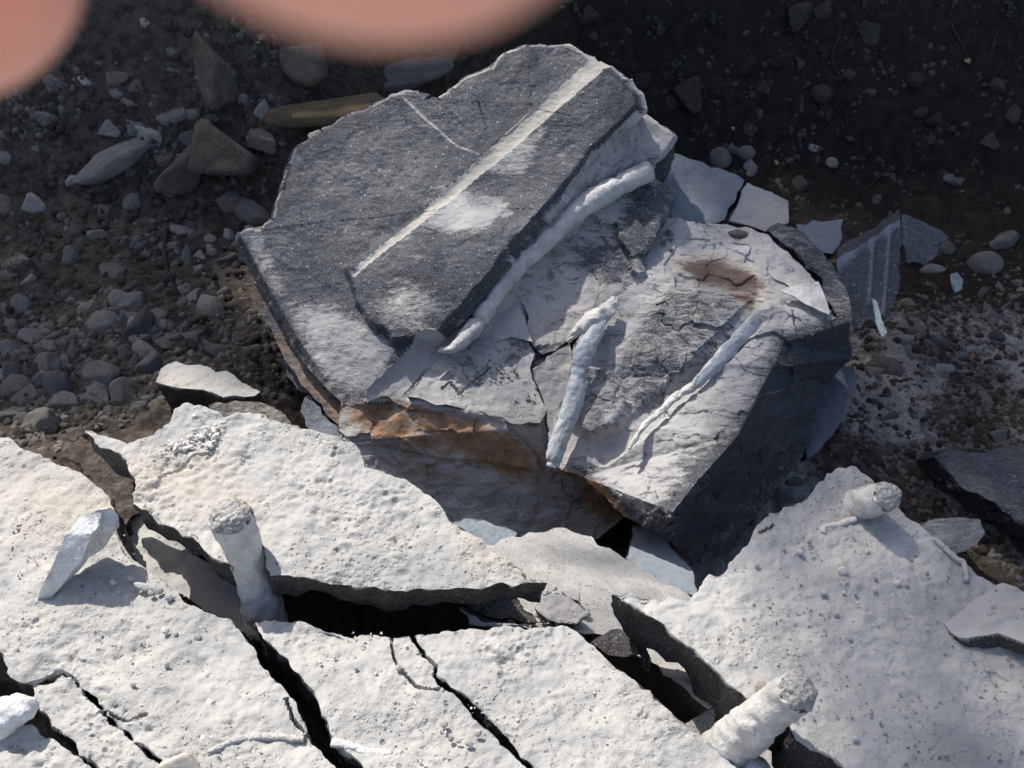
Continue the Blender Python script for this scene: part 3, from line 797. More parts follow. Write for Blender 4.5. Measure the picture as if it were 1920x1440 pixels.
def slab(name, outline, z, thick, label, tx=0, ty=0, cracks=(), tanp=(), lumps=0.0, seed=1, rag=3.0, L=0.0042, shrink=0.99, dn=(0, 0.05, -1), holes=(), amp=1.0, rough=(), bumpy=1.0):
    return plate(name, outline, flat(z, tx, ty), thick, M['slab'], label, L=L, rag=rag, seed=seed, dn=dn, disp=slab_disp(cracks, lumps, holes, bumpy),
                 attr=slab_attr(tanp, 0.95, rough), shrink=shrink, side_dust=0.22, amp=amp, cat='stone slab', thickvar=0.55)
# left slab
slab('ledge_slab', [(-260, 800), (0, 820), (60, 850), (110, 872), (190, 922), (214, 962), (222, 1000), (240, 1030), (290, 1072), (350, 1138), (430, 1163), (453, 1190),
                    (480, 1232), (530, 1290), (560, 1335), (585, 1392), (650, 1450), (690, 1560), (360, 1560), (335, 1450), (300, 1420), (270, 1395), (240, 1372), (197, 1338), (185, 1318),
                    (160, 1290), (146, 1268), (115, 1252), (92, 1266), (58, 1276), (30, 1272), (14, 1240), (0, 1212), (-60, 1150), (-260, 1100)],
     0.0, 0.24, 'left sunlit dusty slab with a tan crumbly corner and torn plastic', 0.02, 0.02, seed=101,
     cracks=[([(196, 1335), (240, 1350), (275, 1338)], 3, 2, 0.03), ([(535, 1310), (548, 1345), (580, 1378)], 2.5, 4, 0.03)],
     tanp=[[(30, 900), (170, 910), (210, 980), (120, 1010), (40, 990)]], lumps=0.25)
slab('ledge_slab', [(62, 1284), (95, 1276), (115, 1263), (142, 1276), (152, 1296), (178, 1326), (190, 1346), (232, 1382), (262, 1406), (296, 1434), (320, 1560), (230, 1560), (196, 1445),
                    (160, 1412), (120, 1368), (80, 1330), (66, 1310)], -0.006, 0.22, 'narrow cracked slab strip between two cracks at the lower left', 0.02, 0.02, seed=102)
slab('ledge_slab', [(-260, 1330), (-20, 1372), (30, 1362), (60, 1362), (95, 1386), (140, 1420), (180, 1460), (200, 1560), (-260, 1560)], -0.012, 0.22,
     'slab in the lower left corner under the bent white cartridge', 0.0, 0.02, seed=103, lumps=0.3)
# middle slabs
slab('ledge_slab', [(474, 1166), (500, 1160), (560, 1170), (640, 1184), (700, 1190), (730, 1196), (768, 1190), (774, 1204), (790, 1232), (814, 1252), (811, 1268), (838, 1294), (868, 1316), (914, 1366),
                    (952, 1408), (990, 1450), (1060, 1560), (760, 1560), (690, 1450), (640, 1396), (612, 1340), (588, 1292), (546, 1252), (512, 1212), (484, 1186)],
     0.0, 0.24, 'middle sunlit slab between the wide diagonal crack and the thin one', 0.0, 0.0, seed=104,
     cracks=[([(734, 1196), (738, 1236), (756, 1264), (786, 1290), (832, 1292)], 2.2, 2.2, 0.02)])
slab('ledge_slab', [(776, 1190), (840, 1184), (900, 1182), (970, 1176), (1040, 1178), (1082, 1186), (1130, 1226), (1200, 1290), (1280, 1358), (1350, 1402), (1382, 1440), (1430, 1560), (1085, 1560), (1006, 1446),
                    (964, 1402), (926, 1358), (876, 1308), (846, 1288), (822, 1264), (824, 1246), (798, 1226), (782, 1202)],
     0.004, 0.24, 'broad sunlit slab at the bottom centre, right of the thin crack', 0.0, 0.0, seed=105, lumps=0.1)
# upper slab, undercut, with the tilted cartridge
slab('ledge_slab', [(155, 806), (168, 800), (200, 818), (240, 830), (290, 815), (322, 785), (350, 758), (382, 770), (420, 782), (480, 776), (560, 800), (640, 820), (672, 842), (684, 876), (722, 896), (770, 914),
                    (806, 930), (832, 956), (852, 986), (900, 1016), (960, 1058), (1030, 1092), (985, 1094), (940, 1092), (900, 1104), (860, 1102), (760, 1106), (650, 1096), (560, 1082), (505, 1080), (496, 1030), (470, 985), (430, 985), (424, 1030), (440, 1062), (400, 1046),
                    (372, 1020), (312, 986), (272, 956), (246, 944), (258, 910), (236, 862), (208, 842), (188, 838)],
     0.06, 0.055, 'undercut sunlit slab pierced by the upright cartridge stub', 0.0, 0.06, seed=106, lumps=0.35, tanp=[[(250, 870), (420, 860), (480, 960), (330, 960), (260, 930)], [(860, 990), (1030, 1090), (900, 1060)]],
     cracks=[([(300, 895), (360, 860), (400, 850)], 2, 2, 0.008)], dn=(0.0, 0.0, -1), shrink=0.97)
plate('gap_light_block', [(300, 930), (350, 800), (480, 800), (660, 850), (820, 960), (940, 1050), (880, 1062), (760, 1062), (640, 1052), (560, 1036), (500, 1000), (420, 985)],  # added under the slab to block light so the gap stays black
      flat(-0.004, 0, 0.03), 0.9, M['slab'], 'added dark rock mass keeping light out of the gap beneath the undercut slab', dust=0.1, seed=110, L=0.012, dn=(0, 0.0, -1), side_dust=0.12, cat='rock')
# right slab
slab('ledge_slab', [(1150, 1112), (1200, 1122), (1292, 1130), (1312, 1108), (1330, 1078), (1362, 1070), (1394, 1030), (1420, 985), (1460, 958), (1502, 940), (1540, 905), (1572, 880), (1604, 876), (1640, 908), (1692, 960), (1790, 1040),
                    (1850, 1086), (1925, 1122), (2100, 1200), (2150, 1560), (1680, 1560), (1600, 1450), (1556, 1422), (1492, 1388), (1480, 1366), (1478, 1345), (1440, 1330), (1400, 1310), (1342, 1254), (1290, 1208), (1230, 1160)],
     0.07, 0.11, 'large right foreground slab, half in soft shade, strewn with white pebbles', 0.0, 0.05, seed=107, lumps=0.08,
     dn=(0.0, 0.02, -1), bumpy=0.45, cracks=[([(1425, 1000), (1450, 985)], 2, 2, 0.02)], amp=0.9)
# lower slab seen in the gap
plate('ledge_slab', [(905, 1022), (960, 1006), (1040, 990), (1110, 1004), (1160, 1040), (1222, 1076), (1296, 1124), (1330, 1160), (1380, 1300), (1330, 1330), (1220, 1240), (1130, 1190), (1060, 1180), (1000, 1175), (900, 1165), (860, 1140), (880, 1080)],
      Plane((905, 1022, 1.93), (1200, 1070, 1.90), (1080, 1180, 1.62)), 0.2, M['slab'], 'smooth grey lower slab sunk in the gap between the foreground slabs', dust=0.98, seed=108, L=0.0055, amp=0.6, cat='stone slab', dn=(0, .3, -.9))
plate('ledge_slab', [(200, 1000), (260, 960), (340, 1020), (440, 1090), (500, 1130), (500, 1190), (470, 1200), (330, 1110), (250, 1050)],
      flat(-0.12, 0.0, 0.0), 0.15, M['slab'], 'shadowed lower slab at the bottom of the gap beneath the undercut slab', dust=0.9, seed=109, L=0.006, cat='stone slab', dn=(0, 0, -1))
# broken shards in the middle gap
SH = [('splintered dark shard under the tip of the undercut slab', [(868, 1128), (890, 1120), (960, 1112), (1000, 1150), (1010, 1168), (940, 1162), (884, 1146)], 1.60, 0.35, 0.03),
      ('thin pale splinter along the back edge of the bottom centre slab', [(862, 1142), (876, 1150), (905, 1166), (960, 1166), (1000, 1176), (940, 1180), (880, 1172)], 1.585, 0.9, 0.012),
      ('rough dark lump beside the cut face of the right slab', [(1108, 1204), (1130, 1190), (1165, 1180), (1190, 1196), (1196, 1225), (1170, 1232), (1140, 1228)], 1.52, 0.3, 0.06),
      ('hooked dark chip hanging right of the rough lump', [(1190, 1200), (1212, 1210), (1224, 1236), (1218, 1262), (1206, 1254), (1204, 1232), (1190, 1222)], 1.51, 0.35, 0.03),
      ('pale wedge of stone lying on the lower slab', [(1054, 1108), (1076, 1106), (1088, 1114), (1084, 1126), (1066, 1120)], 1.66, 0.95, 0.03),
      ('flat dusty chip beside the splintered shard', [(1020, 1120), (1070, 1124), (1100, 1150), (1080, 1168), (1030, 1160), (1005, 1140)], 1.61, 0.9, 0.03)]
for i, (lb, o, w0, du, th) in enumerate(SH):
    ys = [p[1] for p in o]; xs = [p[0] for p in o]
    plate('rock_shard', o, Plane((xs[0], min(ys), w0 + .012), (max(xs) + 1, min(ys) + 1, w0 + .012), (xs[0] + 10, max(ys), w0 - .012)), th, M['slab'], lb, dust=du, seed=120 + i, L=0.003, rag=2.5, amp=0.9, dn=(0, .4, -.9), side_dust=0.2)

# ---- slab stones on the left trench floor
plate('flat_stone', [(292, 716), (302, 692), (330, 674), (372, 682), (440, 706), (488, 734), (478, 742), (400, 736), (340, 728)],
      Plane((292, 716, 2.34), (372, 680, 2.40), (488, 738, 2.32)), 0.20, M['slab'], 'flat sunlit stone with dappled light on the left trench floor', dust=0.85, seed=140, tone=0.3, dn=(0, 0.15, -1), shrink=1.0, side_dust=0.2)
plate('flat_stone', [(390, 758), (440, 752), (500, 758), (530, 774), (560, 800), (470, 790), (400, 782)],
      Plane((390, 758, 2.20), (530, 774, 2.18), (470, 795, 2.10)), 0.30, M['slab'], 'brownish flat stone tucked behind the undercut slab', dust=0.45, tone=0.9, seed=141, dn=(0, 0.1, -1))
plate('earth_clod', [(96, 850), (150, 812), (196, 842), (232, 872), (250, 915), (262, 960), (230, 985), (200, 930), (150, 890)],
      Plane((96, 850, 1.95), (240, 870, 1.93), (240, 980, 1.72)), 0.25, M['soil'], 'brown earth clod wedged between the two left slabs', seed=142, amp=2.6, dn=(0, 0.1, -1), cat='clod', L=0.005,
      attr=lambda P, px, py, s: {'pale': 0.28 * np.ones(len(P)), 'bank_shade': np.zeros(len(P))})

# ------------------------------------------------------------------ loose stones
def ico(sub):
    t = (1 + 5 ** .5) / 2
    v = np.array([(-1, t, 0), (1, t, 0), (-1, -t, 0), (1, -t, 0), (0, -1, t), (0, 1, t), (0, -1, -t), (0, 1, -t), (t, 0, -1), (t, 0, 1), (-t, 0, -1), (-t, 0, 1)], float)
    f = np.array([(0, 11, 5), (0, 5, 1), (0, 1, 7), (0, 7, 10), (0, 10, 11), (1, 5, 9), (5, 11, 4), (11, 10, 2), (10, 7, 6), (7, 1, 8), (3, 9, 4), (3, 4, 2), (3, 2, 6), (3, 6, 8), (3, 8, 9), (4, 9, 5), (2, 4, 11), (6, 2, 10), (8, 6, 7), (9, 8, 1)])
    v /= np.linalg.norm(v, axis=1)[:, None]
    for _ in range(sub):
        v, f = refine(v, f, lambda m: np.zeros(len(m)), 1); v /= np.linalg.norm(v, axis=1)[:, None]
    return v, f
def stone_shape(sub, seed, nplanes=11, rnd=0.0, rough=0.07):
    r = np.random.default_rng(seed); v, f = ico(sub)
    n = r.normal(size=(nplanes, 3)); n /= np.linalg.norm(n, axis=1)[:, None]
    h = r.uniform(0.45, 0.82, nplanes)
    d = v @ n.T
    rad = np.min(np.where(d > 0.05, h / np.maximum(d, 0.05), 9), axis=1)
    rad = np.minimum(rad, 1.05)
    rad = rad * (1 - rnd) + rnd * 0.85
    P = v * rad[:, None]
    P = P * (1 + rough * fbm(P, 2.6, 3, seed))[:, None]
    P /= np.abs(P).max(0)
    return P, f
ANG = [mesh_np("angular_stone", *stone_shape(3, 300 + i, 10), smooth=False) for i in range(12)]
RND = [mesh_np('rounded_stone', *stone_shape(3, 330 + i, 14, 0.6, 0.1), smooth=True) for i in range(6)]
mesh_cache = {}
def stone_mesh(kind, var, mat):
    key = (kind, var, mat)
    if key not in mesh_cache:
        me = (ANG if kind == 'a' else RND)[var].copy(); me.materials.clear(); me.materials.append(M[mat]); mesh_cache[key] = me
    return mesh_cache[key]
def stone(px, py, wp, hp, ang, mat, label, kind='a', group=None, name='stone', w=None, flatn=0.75, cat='stone', lift=0.25, var=None):
    if w is None: w = float(hit(px, py)[0])
    p = pix(px, py, w)
    a = math.radians(ang)
    ex = math.cos(a) * RGT + math.sin(a) * UP; ey = -math.sin(a) * RGT + math.cos(a) * UP; ez = -FWD
    sx, sy = 0.5 * wp * w / F, 0.5 * hp * w / F; sz = min(sx, sy) * flatn
    me = stone_mesh(kind, random.randrange(len(ANG if kind == 'a' else RND)) if var is None else var, mat)
    o = bpy.data.objects.new(name, me); col.objects.link(o)
    m = np.eye(4); m[:3, 0] = ex * sx; m[:3, 1] = ey * sy; m[:3, 2] = ez * sz; m[:3, 3] = p + ez * sz * lift
    o.matrix_world = Matrix(m.tolist())
    return tag(o, label, cat, group)

# individually described stones: px, py, width, height, angle, material, kind, label
NAMED = [
 (408, 138, 92, 170, 18, 'brown', 'a', 'large pointed brown stone jutting from the bank under the finger'),
 (576, 112, 100, 105, 25, 'brown', 'a', 'brown wedge stone hanging in the bank below the big fingertip'),
 (612, 208, 300, 66, 6, 'ochre', 'a', 'long tan yellow stone under the bank overhang'),
 (745, 148, 220, 80, 12, 'grey', 'a', 'broad grey bank stone above the ochre one'),
 (820, 130, 90, 110, 60, 'brown', 'a', 'dark stone at the right end of the broad grey bank stone'),
 (220, 302, 185, 58, 30, 'grey', 'r', 'long dusty stone embedded in the left bank'),
 (420, 295, 130, 140, 40, 'brown', 'a', 'large flat brown stone left of the boulder top'),
 (345, 325, 150, 80, 35, 'brown', 'a', 'brown slab stone overlapping the large flat one'),
 (475, 402, 84, 52, -15, 'grey', 'r', 'rounded grey cobble beside the boulder upper left edge'),
 (490, 265, 55, 70, 20, 'brown', 'a', 'brown stone between cobble and boulder top'),
 (135, 487, 46, 56, -35, 'grey', 'a', 'squarish grey stone in the left slope'),
 (94, 486, 32, 24, 10, 'brown', 'r', 'small reddish brown pebble left of the squarish grey stone'),
 (253, 382, 46, 38, 20, 'grey', 'a', 'grey stone below the long pale stone'),
 (163, 156, 34, 32, 0, 'palestone', 'a', 'small pale stone below the left finger'),
 (88, 222, 46, 36, -25, 'grey', 'a', 'pale grey stone far left on the bank'),
 (12, 292, 30, 40, 20, 'grey', 'a', 'grey stone at the left picture edge on the bank'),
 (10, 385, 36, 56, 10, 'brown', 'r', 'rounded stone cut by the left picture edge'),
 (262, 618, 78, 64, 30, 'grey', 'a', 'large angular grey stone on the left scree'),
 (255, 572, 66, 50, 15, 'grey', 'a', 'grey stone leaning behind the large angular one'),
 (240, 548, 62, 34, 20, 'bluestone', 'a', 'bluish wedge at the top of the leaning stones'),
 (365, 560, 26, 40, -15, 'palestone', 'a', 'upright pale triangular stone on the scree'),
 (345, 545, 34, 28, 0, 'palestone', 'r', 'pale round pebble left of the triangular stone'),
 (235, 668, 38, 46, -30, 'grey', 'a', 'grey block below the large angular stone'),
 (248, 690, 18, 54, -15, 'grey', 'a', 'narrow upright stone beside the grey block'),
 (280, 690, 56, 62, 10, 'bluestone', 'a', 'dark grey stone behind the flat sunlit stone'),
 (195, 708, 80, 62, -25, 'grey', 'a', 'broad grey block in the middle of the left scree'),
 (88, 690, 50, 60, -20, 'grey', 'a', 'grey block in the lower left scree'),
 (120, 680, 26, 34, 30, 'grey', 'a', 'small grey block on the scree shoulder'),
 (140, 684, 44, 12, 45, 'bluestone', 'a', 'thin stick shaped splinter of stone on the scree'),
 (36, 728, 70, 56, 5, 'grey', 'r', 'big grey stone near the left picture edge'),
 (120, 758, 66, 50, 20, 'grey', 'a', 'pale faced angular stone just above the left slab'),
 (182, 752, 58, 52, 0, 'grey', 'a', 'grey angular stone right of the pale faced one'),
 (44, 788, 50, 42, 10, 'grey', 'r', 'grey stone close above the left slab corner'),
 (230, 745, 60, 76, -20, 'grey', 'a', 'tall grey stone left of the flat sunlit stone'),
 (265, 766, 44, 30, 10, 'grey', 'a', 'low grey stone in front of the flat sunlit stone'),
 (315, 648, 50, 34, 5, 'grey', 'a', 'grey stone above the flat sunlit stone'),
 (365, 638, 36, 34, -20, 'palestone', 'a', 'pale grey stone in the hollow left of the boulder'),
 (307, 612, 30, 28, 0, 'grey', 'r', 'round grey pebble right of the large angular stone'),
 (410, 660, 60, 40, -10, 'bluestone', 'a', 'dark low stone in the hollow by the boulder'),
 (350, 490, 22, 78, -5, 'bluestone', 'r', 'dark elongated stone standing beside a root'),
 (328, 462, 28, 30, 20, 'grey', 'a', 'grey pebble above the elongated dark stone'),
 (376, 482, 30, 24, 10, 'palestone', 'a', 'pale pebble right of the elongated dark stone'),
 (425, 490, 50, 28, 10, 'bluestone', 'a', 'bluish stone chips near the boulder left tip'),
 (395, 450, 26, 22, 0, 'palestone', 'r', 'light pebble below the rounded cobble'),
 (455, 450, 24, 34, 20, 'palestone', 'r', 'light pebble touching the boulder left tip'),
 (312, 225, 40, 26, 10, 'palestone', 'r', 'pale pebble above the large flat brown stone'),
 (362, 216, 40, 24, 5, 'grey', 'r', 'grey pebble beneath the pointed brown stone'),
 (360, 255, 46, 40, 30, 'grey', 'a', 'grey angular chip on top of the large flat brown stone'),
 (392, 232, 26, 30, 0, 'palestone', 'r', 'small light pebble beneath the pointed stone tip'),
 (325, 132, 30, 22, 10, 'palestone', 'a', 'small tan stone left of the pointed brown stone'),
 (275, 44, 26, 26, 0, 'palestone', 'r', 'small tan pebble between the two fingers'),
 (215, 150, 60, 42, 10, 'brown', 'a', 'brown stone in the bank between the fingers'),
 (260, 165, 36, 30, 20, 'brown', 'a', 'brown chip right of the bank stone between the fingers'),
 (105, 160, 40, 36, 10, 'brown', 'a', 'brown stone just below the left fingertip'),
 (1496, 30, 56, 70, -10, 'brown', 'a', 'tan block sticking out of the dark bank at the top'),
 (1292, 182, 70, 76, -10, 'brown', 'a', 'brown block in the dark bank right of the boulder top'),
 (1400, 126, 28, 44, -30, 'grey', 'r', 'slanted grey stone in the dark bank'),
 (1470, 112, 80, 34, 20, 'brown', 'a', 'flat brown stone in the dark right bank'),
 (1540, 178, 44, 40, 0, 'bluestone', 'r', 'dark glossy cobble in the right bank'),
 (1592, 142, 30, 28, 0, 'bluestone', 'r', 'dark pebble above the glossy cobble'),
 (1714, 152, 38, 36, 10, 'grey', 'r', 'pale round stone in the dark upper right'),
 (1725, 212, 34, 30, 0, 'brown', 'a', 'reddish stone below the pale round one upper right'),
 (1898, 212, 36, 44, 20, 'grey', 'a', 'grey stone at the right picture edge in the bank'),
 (1425, 212, 18, 30, 5, 'palestone', 'r', 'small upright pale pebble above the leaf pile'),
 (1505, 198, 16, 34, -10, 'palestone', 'r', 'small pale standing chip near the hanging roots'),
 (1398, 286, 36, 34, 10, 'palestone', 'r', 'round pale cobble behind the cream topped rock'),
 (1411, 317, 36, 38, 8, 'palestone', 'a', 'squarish white cobble in front of the round pale one'),
 (1350, 296, 44, 50, -20, 'bluestone', 'r', 'dark smooth cobble behind the blue grey plate'),
 (1374, 280, 28, 26, 0, 'grey', 'a', 'grey chip between the dark and the pale cobble'),
 (1459, 348, 20, 36, 5, 'grey', 'r', 'oval grey pebble right of the white cobble'),
 (1503, 349, 42, 40, 0, 'grey', 'a', 'grey angular stone right of the oval pebble'),
 (1536, 362, 20, 26, 20, 'grey', 'a', 'small grey chip right of the angular stone'),
 (1560, 306, 28, 22, -15, 'palestone', 'r', 'pale pebble on the dark trench floor'),
 (1526, 276, 24, 20, 0, 'palestone', 'a', 'light chip on the dark floor near the leaves'),
 (1800, 342, 70, 24, -12, 'grey', 'a', 'long grey stone on the dark right floor'),
 (1646, 378, 28, 26, 0, 'grey', 'r', 'grey pebble above the ribbed slab'),
 (1876, 458, 70, 46, 10, 'grey', 'a', 'pale topped angular stone at the right, behind the slabs'),
 (1845, 500, 70, 62, 0, 'bluestone', 'r', 'rounded dark boulder stone on the right floor'),
 (1750, 508, 56, 28, 5, 'grey', 'r', 'pale flat cobble right of the ribbed slab'),
 (1770, 470, 40, 40, 0, 'grey', 'r', 'round grey stone behind the pale flat cobble'),
 (1715, 620, 50, 24, 5, 'grey', 'r', 'flat grey stone on the dirt right of the ribbed slab'),
 (1700, 572, 40, 26, 0, 'brown', 'r', 'brown stone on the dirt right of the ribbed slab'),
 (1762, 646, 54, 26, -5, 'bluestone', 'r', 'smooth blue grey pebble on the right dirt'),
 (1690, 635, 48, 22, 8, 'palestone', 'r', 'pale flat pebble on the right dirt'),
 (1868, 632, 36, 30, 0, 'bluestone', 'r', 'round blue grey pebble far right on the dirt'),
 (1646, 656, 24, 22, -20, 'bluestone', 'a', 'bluish chip at the foot of the ribbed slab'),
 (1766, 694, 62, 26, 5, 'palestone', 'r', 'white dust covered cobble on the right dirt'),
 (1815, 700, 60, 14, -8, 'palestone', 'a', 'thin pale splinter right of the white cobble'),
 (1870, 822, 40, 44, -20, 'palestone', 'a', 'pale angular stone on the dust coated slab at right'),
 (1655, 690, 70, 60, 0, 'tan', 'r', 'yellowish dirt lump right of the block dark face') ,
 (1490, 905, 40, 30, 10, 'bluestone', 'a', 'dark chip lying behind the right foreground slab'),
 (1470, 930, 60, 40, 20, 'bluestone', 'a', 'dark stone in the gap between block and right slab'),
 (1385, 1000, 22, 60, -20, 'bluestone', 'r', 'dark upright stone deep in the gap beside the right slab'),
]
for (a, b, c, d, e, f_, g, lb) in NAMED:
    if f_ == 'tan': f_ = 'brown'
    if a > 1100 and b < 260 and f_ != 'palestone': f_ = 'shadestone'  # upper right stones get darker colours to imitate the shade there
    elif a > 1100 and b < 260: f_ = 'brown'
    stone(a, b, c, d, e, f_, lb, g, w=float(hit(a, b)[0]) - (0.06 if f_ == 'ochre' else 0.0))

# many more alike stones by zone
ZONES = [
 ('small grey stone of the scree on the left trench floor', 'scree stones on the left', [(0, 560), (120, 540), (300, 560), (480, 600), (540, 680), (300, 680), (260, 800), (120, 850), (0, 810)], 70, (24, 86), ['grey', 'grey', 'grey', 'bluestone', 'palestone'], 'a'),
 ('small pebble half sunk in the left bank soil', 'pebbles in the left bank', [(0, 200), (160, 120), (420, 60), (520, 230), (540, 330), (490, 430), (300, 560), (0, 560)], 64, (18, 66), ['brown', 'grey', 'brown', 'palestone'], 'a'),
 ('round pebble piled beside the boulder upper left edge', 'pebble pile by the boulder', [(300, 420), (490, 420), (480, 520), (330, 540)], 18, (14, 30), ['grey', 'bluestone', 'palestone'], 'r'),
 ('dim stone in the dark upper right bank', 'stones in the dark bank', [(1050, 0), (1920, 0), (1920, 300), (1300, 260), (1150, 130)], 44, (14, 60), ['shadestone'], 'a'),
 ('small stone on the dark floor behind the boulder', 'stones on the far trench floor', [(1300, 270), (1920, 300), (1920, 480), (1700, 400), (1480, 400)], 36, (14, 32), ['shadestone', 'shadestone', 'brown', 'bluestone'], 'a'),
 ('small pebble on the dusty dirt right of the block', 'pebbles on the right dirt', [(1620, 610), (1920, 520), (1920, 840), (1750, 850), (1560, 860), (1610, 700)], 40, (14, 44), ['grey', 'bluestone', 'grey'], 'a'),
]
zr = np.random.default_rng(22)
def where(a, b, anchors):
    ax, ay, an = min(anchors, key=lambda q: (q[0] - a) ** 2 + (q[1] - b) ** 2)
    dx, dy = a - ax, b - ay
    rel = ('right of' if dx > 0 else 'left of') if abs(dx) > 1.6 * abs(dy) else ('below' if dy > 0 else 'above') if abs(dy) > 1.6 * abs(dx) else ('below and ' if dy > 0 else 'above and ') + ('right of' if dx > 0 else 'left of')
    near = 'close ' if math.hypot(dx, dy) < 55 and len(rel) < 9 else ''
    return near + rel + ' ' + an
CW = {'grey': 'grey', 'brown': 'brown', 'bluestone': 'dark grey', 'palestone': 'pale', 'shadestone': 'dim'}
ANCH = [(408, 138, 'the pointed brown bank stone'), (576, 112, 'the brown wedge bank stone'), (220, 302, 'the long dusty bank stone'), (420, 295, 'the large flat brown stone'),
        (475, 402, 'the rounded boulder side cobble'), (135, 487, 'the squarish grey stone'), (88, 222, 'the pale grey stone far left'), (262, 618, 'the large angular scree stone'),
        (365, 560, 'the upright triangular stone'), (390, 715, 'the flat sunlit stone'), (195, 708, 'the broad grey scree block'), (88, 690, 'the lower left scree block'), (36, 728, 'the big left edge stone'),
        (120, 758, 'the pale faced angular stone'), (310, 490, 'the pale bent root'), (1496, 30, 'the tan dark bank block'), (1292, 182, 'the brown dark bank block'), (1540, 178, 'the dark glossy cobble'),
        (1714, 152, 'the pale round stone upper right'), (1898, 212, 'the grey right edge stone'), (1411, 317, 'the squarish white cobble'), (1432, 300, 'the orange dry leaf'), (1503, 349, 'the grey angular floor stone'),
        (1800, 342, 'the long grey floor stone'), (1646, 378, 'the round far floor pebble'), (1876, 458, 'the pale topped angular stone'), (1750, 508, 'the pale flat cobble'), (1640, 520, 'the ribbed blue slab'),
        (1766, 694, 'the white dusty cobble'), (1837, 672, 'the small orange leaf'), (1870, 822, 'the pale right slab stone'), (1580, 780, 'the pale blue wedged slab'), (1690, 635, 'the pale flat dirt pebble')]
for lb, grp, poly, n, (s0, s1), mats, kd in ZONES:
    pl = np.array(poly, float); lo, hi = pl.min(0), pl.max(0); cnt = 0
    while cnt < n:
        q = zr.uniform(lo, hi, (200, 2)); q = q[sdf(q[:, 0], q[:, 1], poly) > 0]
        for a, b in q:
            if cnt >= n: break
            s = s0 + (s1 - s0) * zr.random() ** 2.2
            hp = s * zr.uniform(0.6, 1.0); mt = mats[zr.integers(len(mats))]; kk = 'r' if zr.random() < 0.25 else kd
            lab = f"{'tiny' if s < 17 else 'small' if s < 28 else 'large'} {CW[mt]} {'rounded' if kk == 'r' else 'angular'} {'pebble' if s < 24 else 'stone'} {where(a, b, ANCH)}"
            stone(a, b, s, hp, zr.uniform(-50, 50), mt, lab, kk, grp, 'pebble' if s < 24 else 'stone', lift=0.05, cat='pebble' if s < 24 else 'stone')
            cnt += 1

# fine gravel nobody could count
def gravel(name, poly, n, smin, smax, mat, on=None, seed=1, even=False):
    r = np.random.default_rng(seed); v, f = ico(0)
    pl = np.array(poly, float); lo, hi = pl.min(0), pl.max(0)
    q = r.uniform(lo, hi, (int(n * 2.5), 2)); q = q[sdf(q[:, 0], q[:, 1], poly) > 0][:n]
    w = hit(q[:, 0], q[:, 1]) if on is None else on.w(q[:, 0], q[:, 1])
    if on is None and not even:
        q_ = np.stack([q[:, 0], q[:, 1], np.zeros(len(q))], 1)
        kp = fbm(q_, 1 / 120.0, 3, seed) + 0.9 * sst(480, 640, q[:, 1]) > 0.08
        q = q[kp]; w = w[kp]
    if on is not None:
        q_ = np.stack([q[:, 0], q[:, 1], np.zeros(len(q))], 1)
        kp = fbm(q_, 1 / 90.0, 2, seed) > 0.0
        q = q[kp]; w = w[kp] + 0.003
    C = pix(q[:, 0], q[:, 1], w)
    s = smin + (smax - smin) * r.random(len(C)) ** (3 if on is not None else 3.4)
    V = v[None] * r.uniform(0.6, 1.2, (len(C), 12, 1)) * s[:, None, None] * r.uniform(0.6, 1.2, (len(C), 1, 3))
    V = V + C[:, None]
    T = f[None] + (np.arange(len(C)) * 12)[:, None, None]
    o = link(name, mesh_np(name, V.reshape(-1, 3), T.reshape(-1, 3), smooth=False), M[mat])
    return o
tag(gravel('gravel', [(0, 180), (500, 0), (560, 300), (450, 450), (560, 740), (300, 760), (120, 860), (0, 820)], 6500, 0.0025, 0.020, 'grey', seed=5), 'fine grey gravel and crumbs over the left bank and scree', 'gravel', kind='stuff')
tag(gravel('gravel', [(1050, 0), (1920, 0), (1920, 500), (1300, 420), (1150, 130)], 3000, 0.0025, 0.015, 'shadestone', seed=6), 'fine dark gravel over the right bank', 'gravel', kind='stuff')
tag(gravel('gravel', [(1500, 480), (1920, 440), (1920, 1100), (1750, 1000), (1560, 880)], 4200, 0.002, 0.017, 'grey', seed=7), 'fine grey grit over the dirt right of the block', 'gravel', kind='stuff')
M['clod'] = stone_mat('earth clod', (0.050, 0.041, 0.033), (0.095, 0.079, 0.065), (0.14, 0.12, 0.10))
tag(gravel('earth_clods', [(0, 100), (500, 0), (1000, 0), (560, 300), (450, 450), (560, 740), (300, 740), (120, 850), (0, 820)], 5200, 0.003, 0.022, 'clod', seed=15, even=True), 'brown earth clods covering the left bank', 'clods', kind='stuff')
tag(gravel('earth_clods', [(1000, 0), (1920, 0), (1920, 520), (1300, 440), (1150, 130)], 4200, 0.003, 0.020, 'shadestone', seed=16, even=True), 'dark earth clods covering the right bank', 'clods', kind='stuff')
tag(gravel('earth_clods', [(1560, 560), (1920, 480), (1920, 1120), (1750, 1000), (1500, 900)], 2600, 0.003, 0.020, 'clod', seed=17, even=True), 'earth clods mixed into the right dirt', 'clods', kind='stuff')
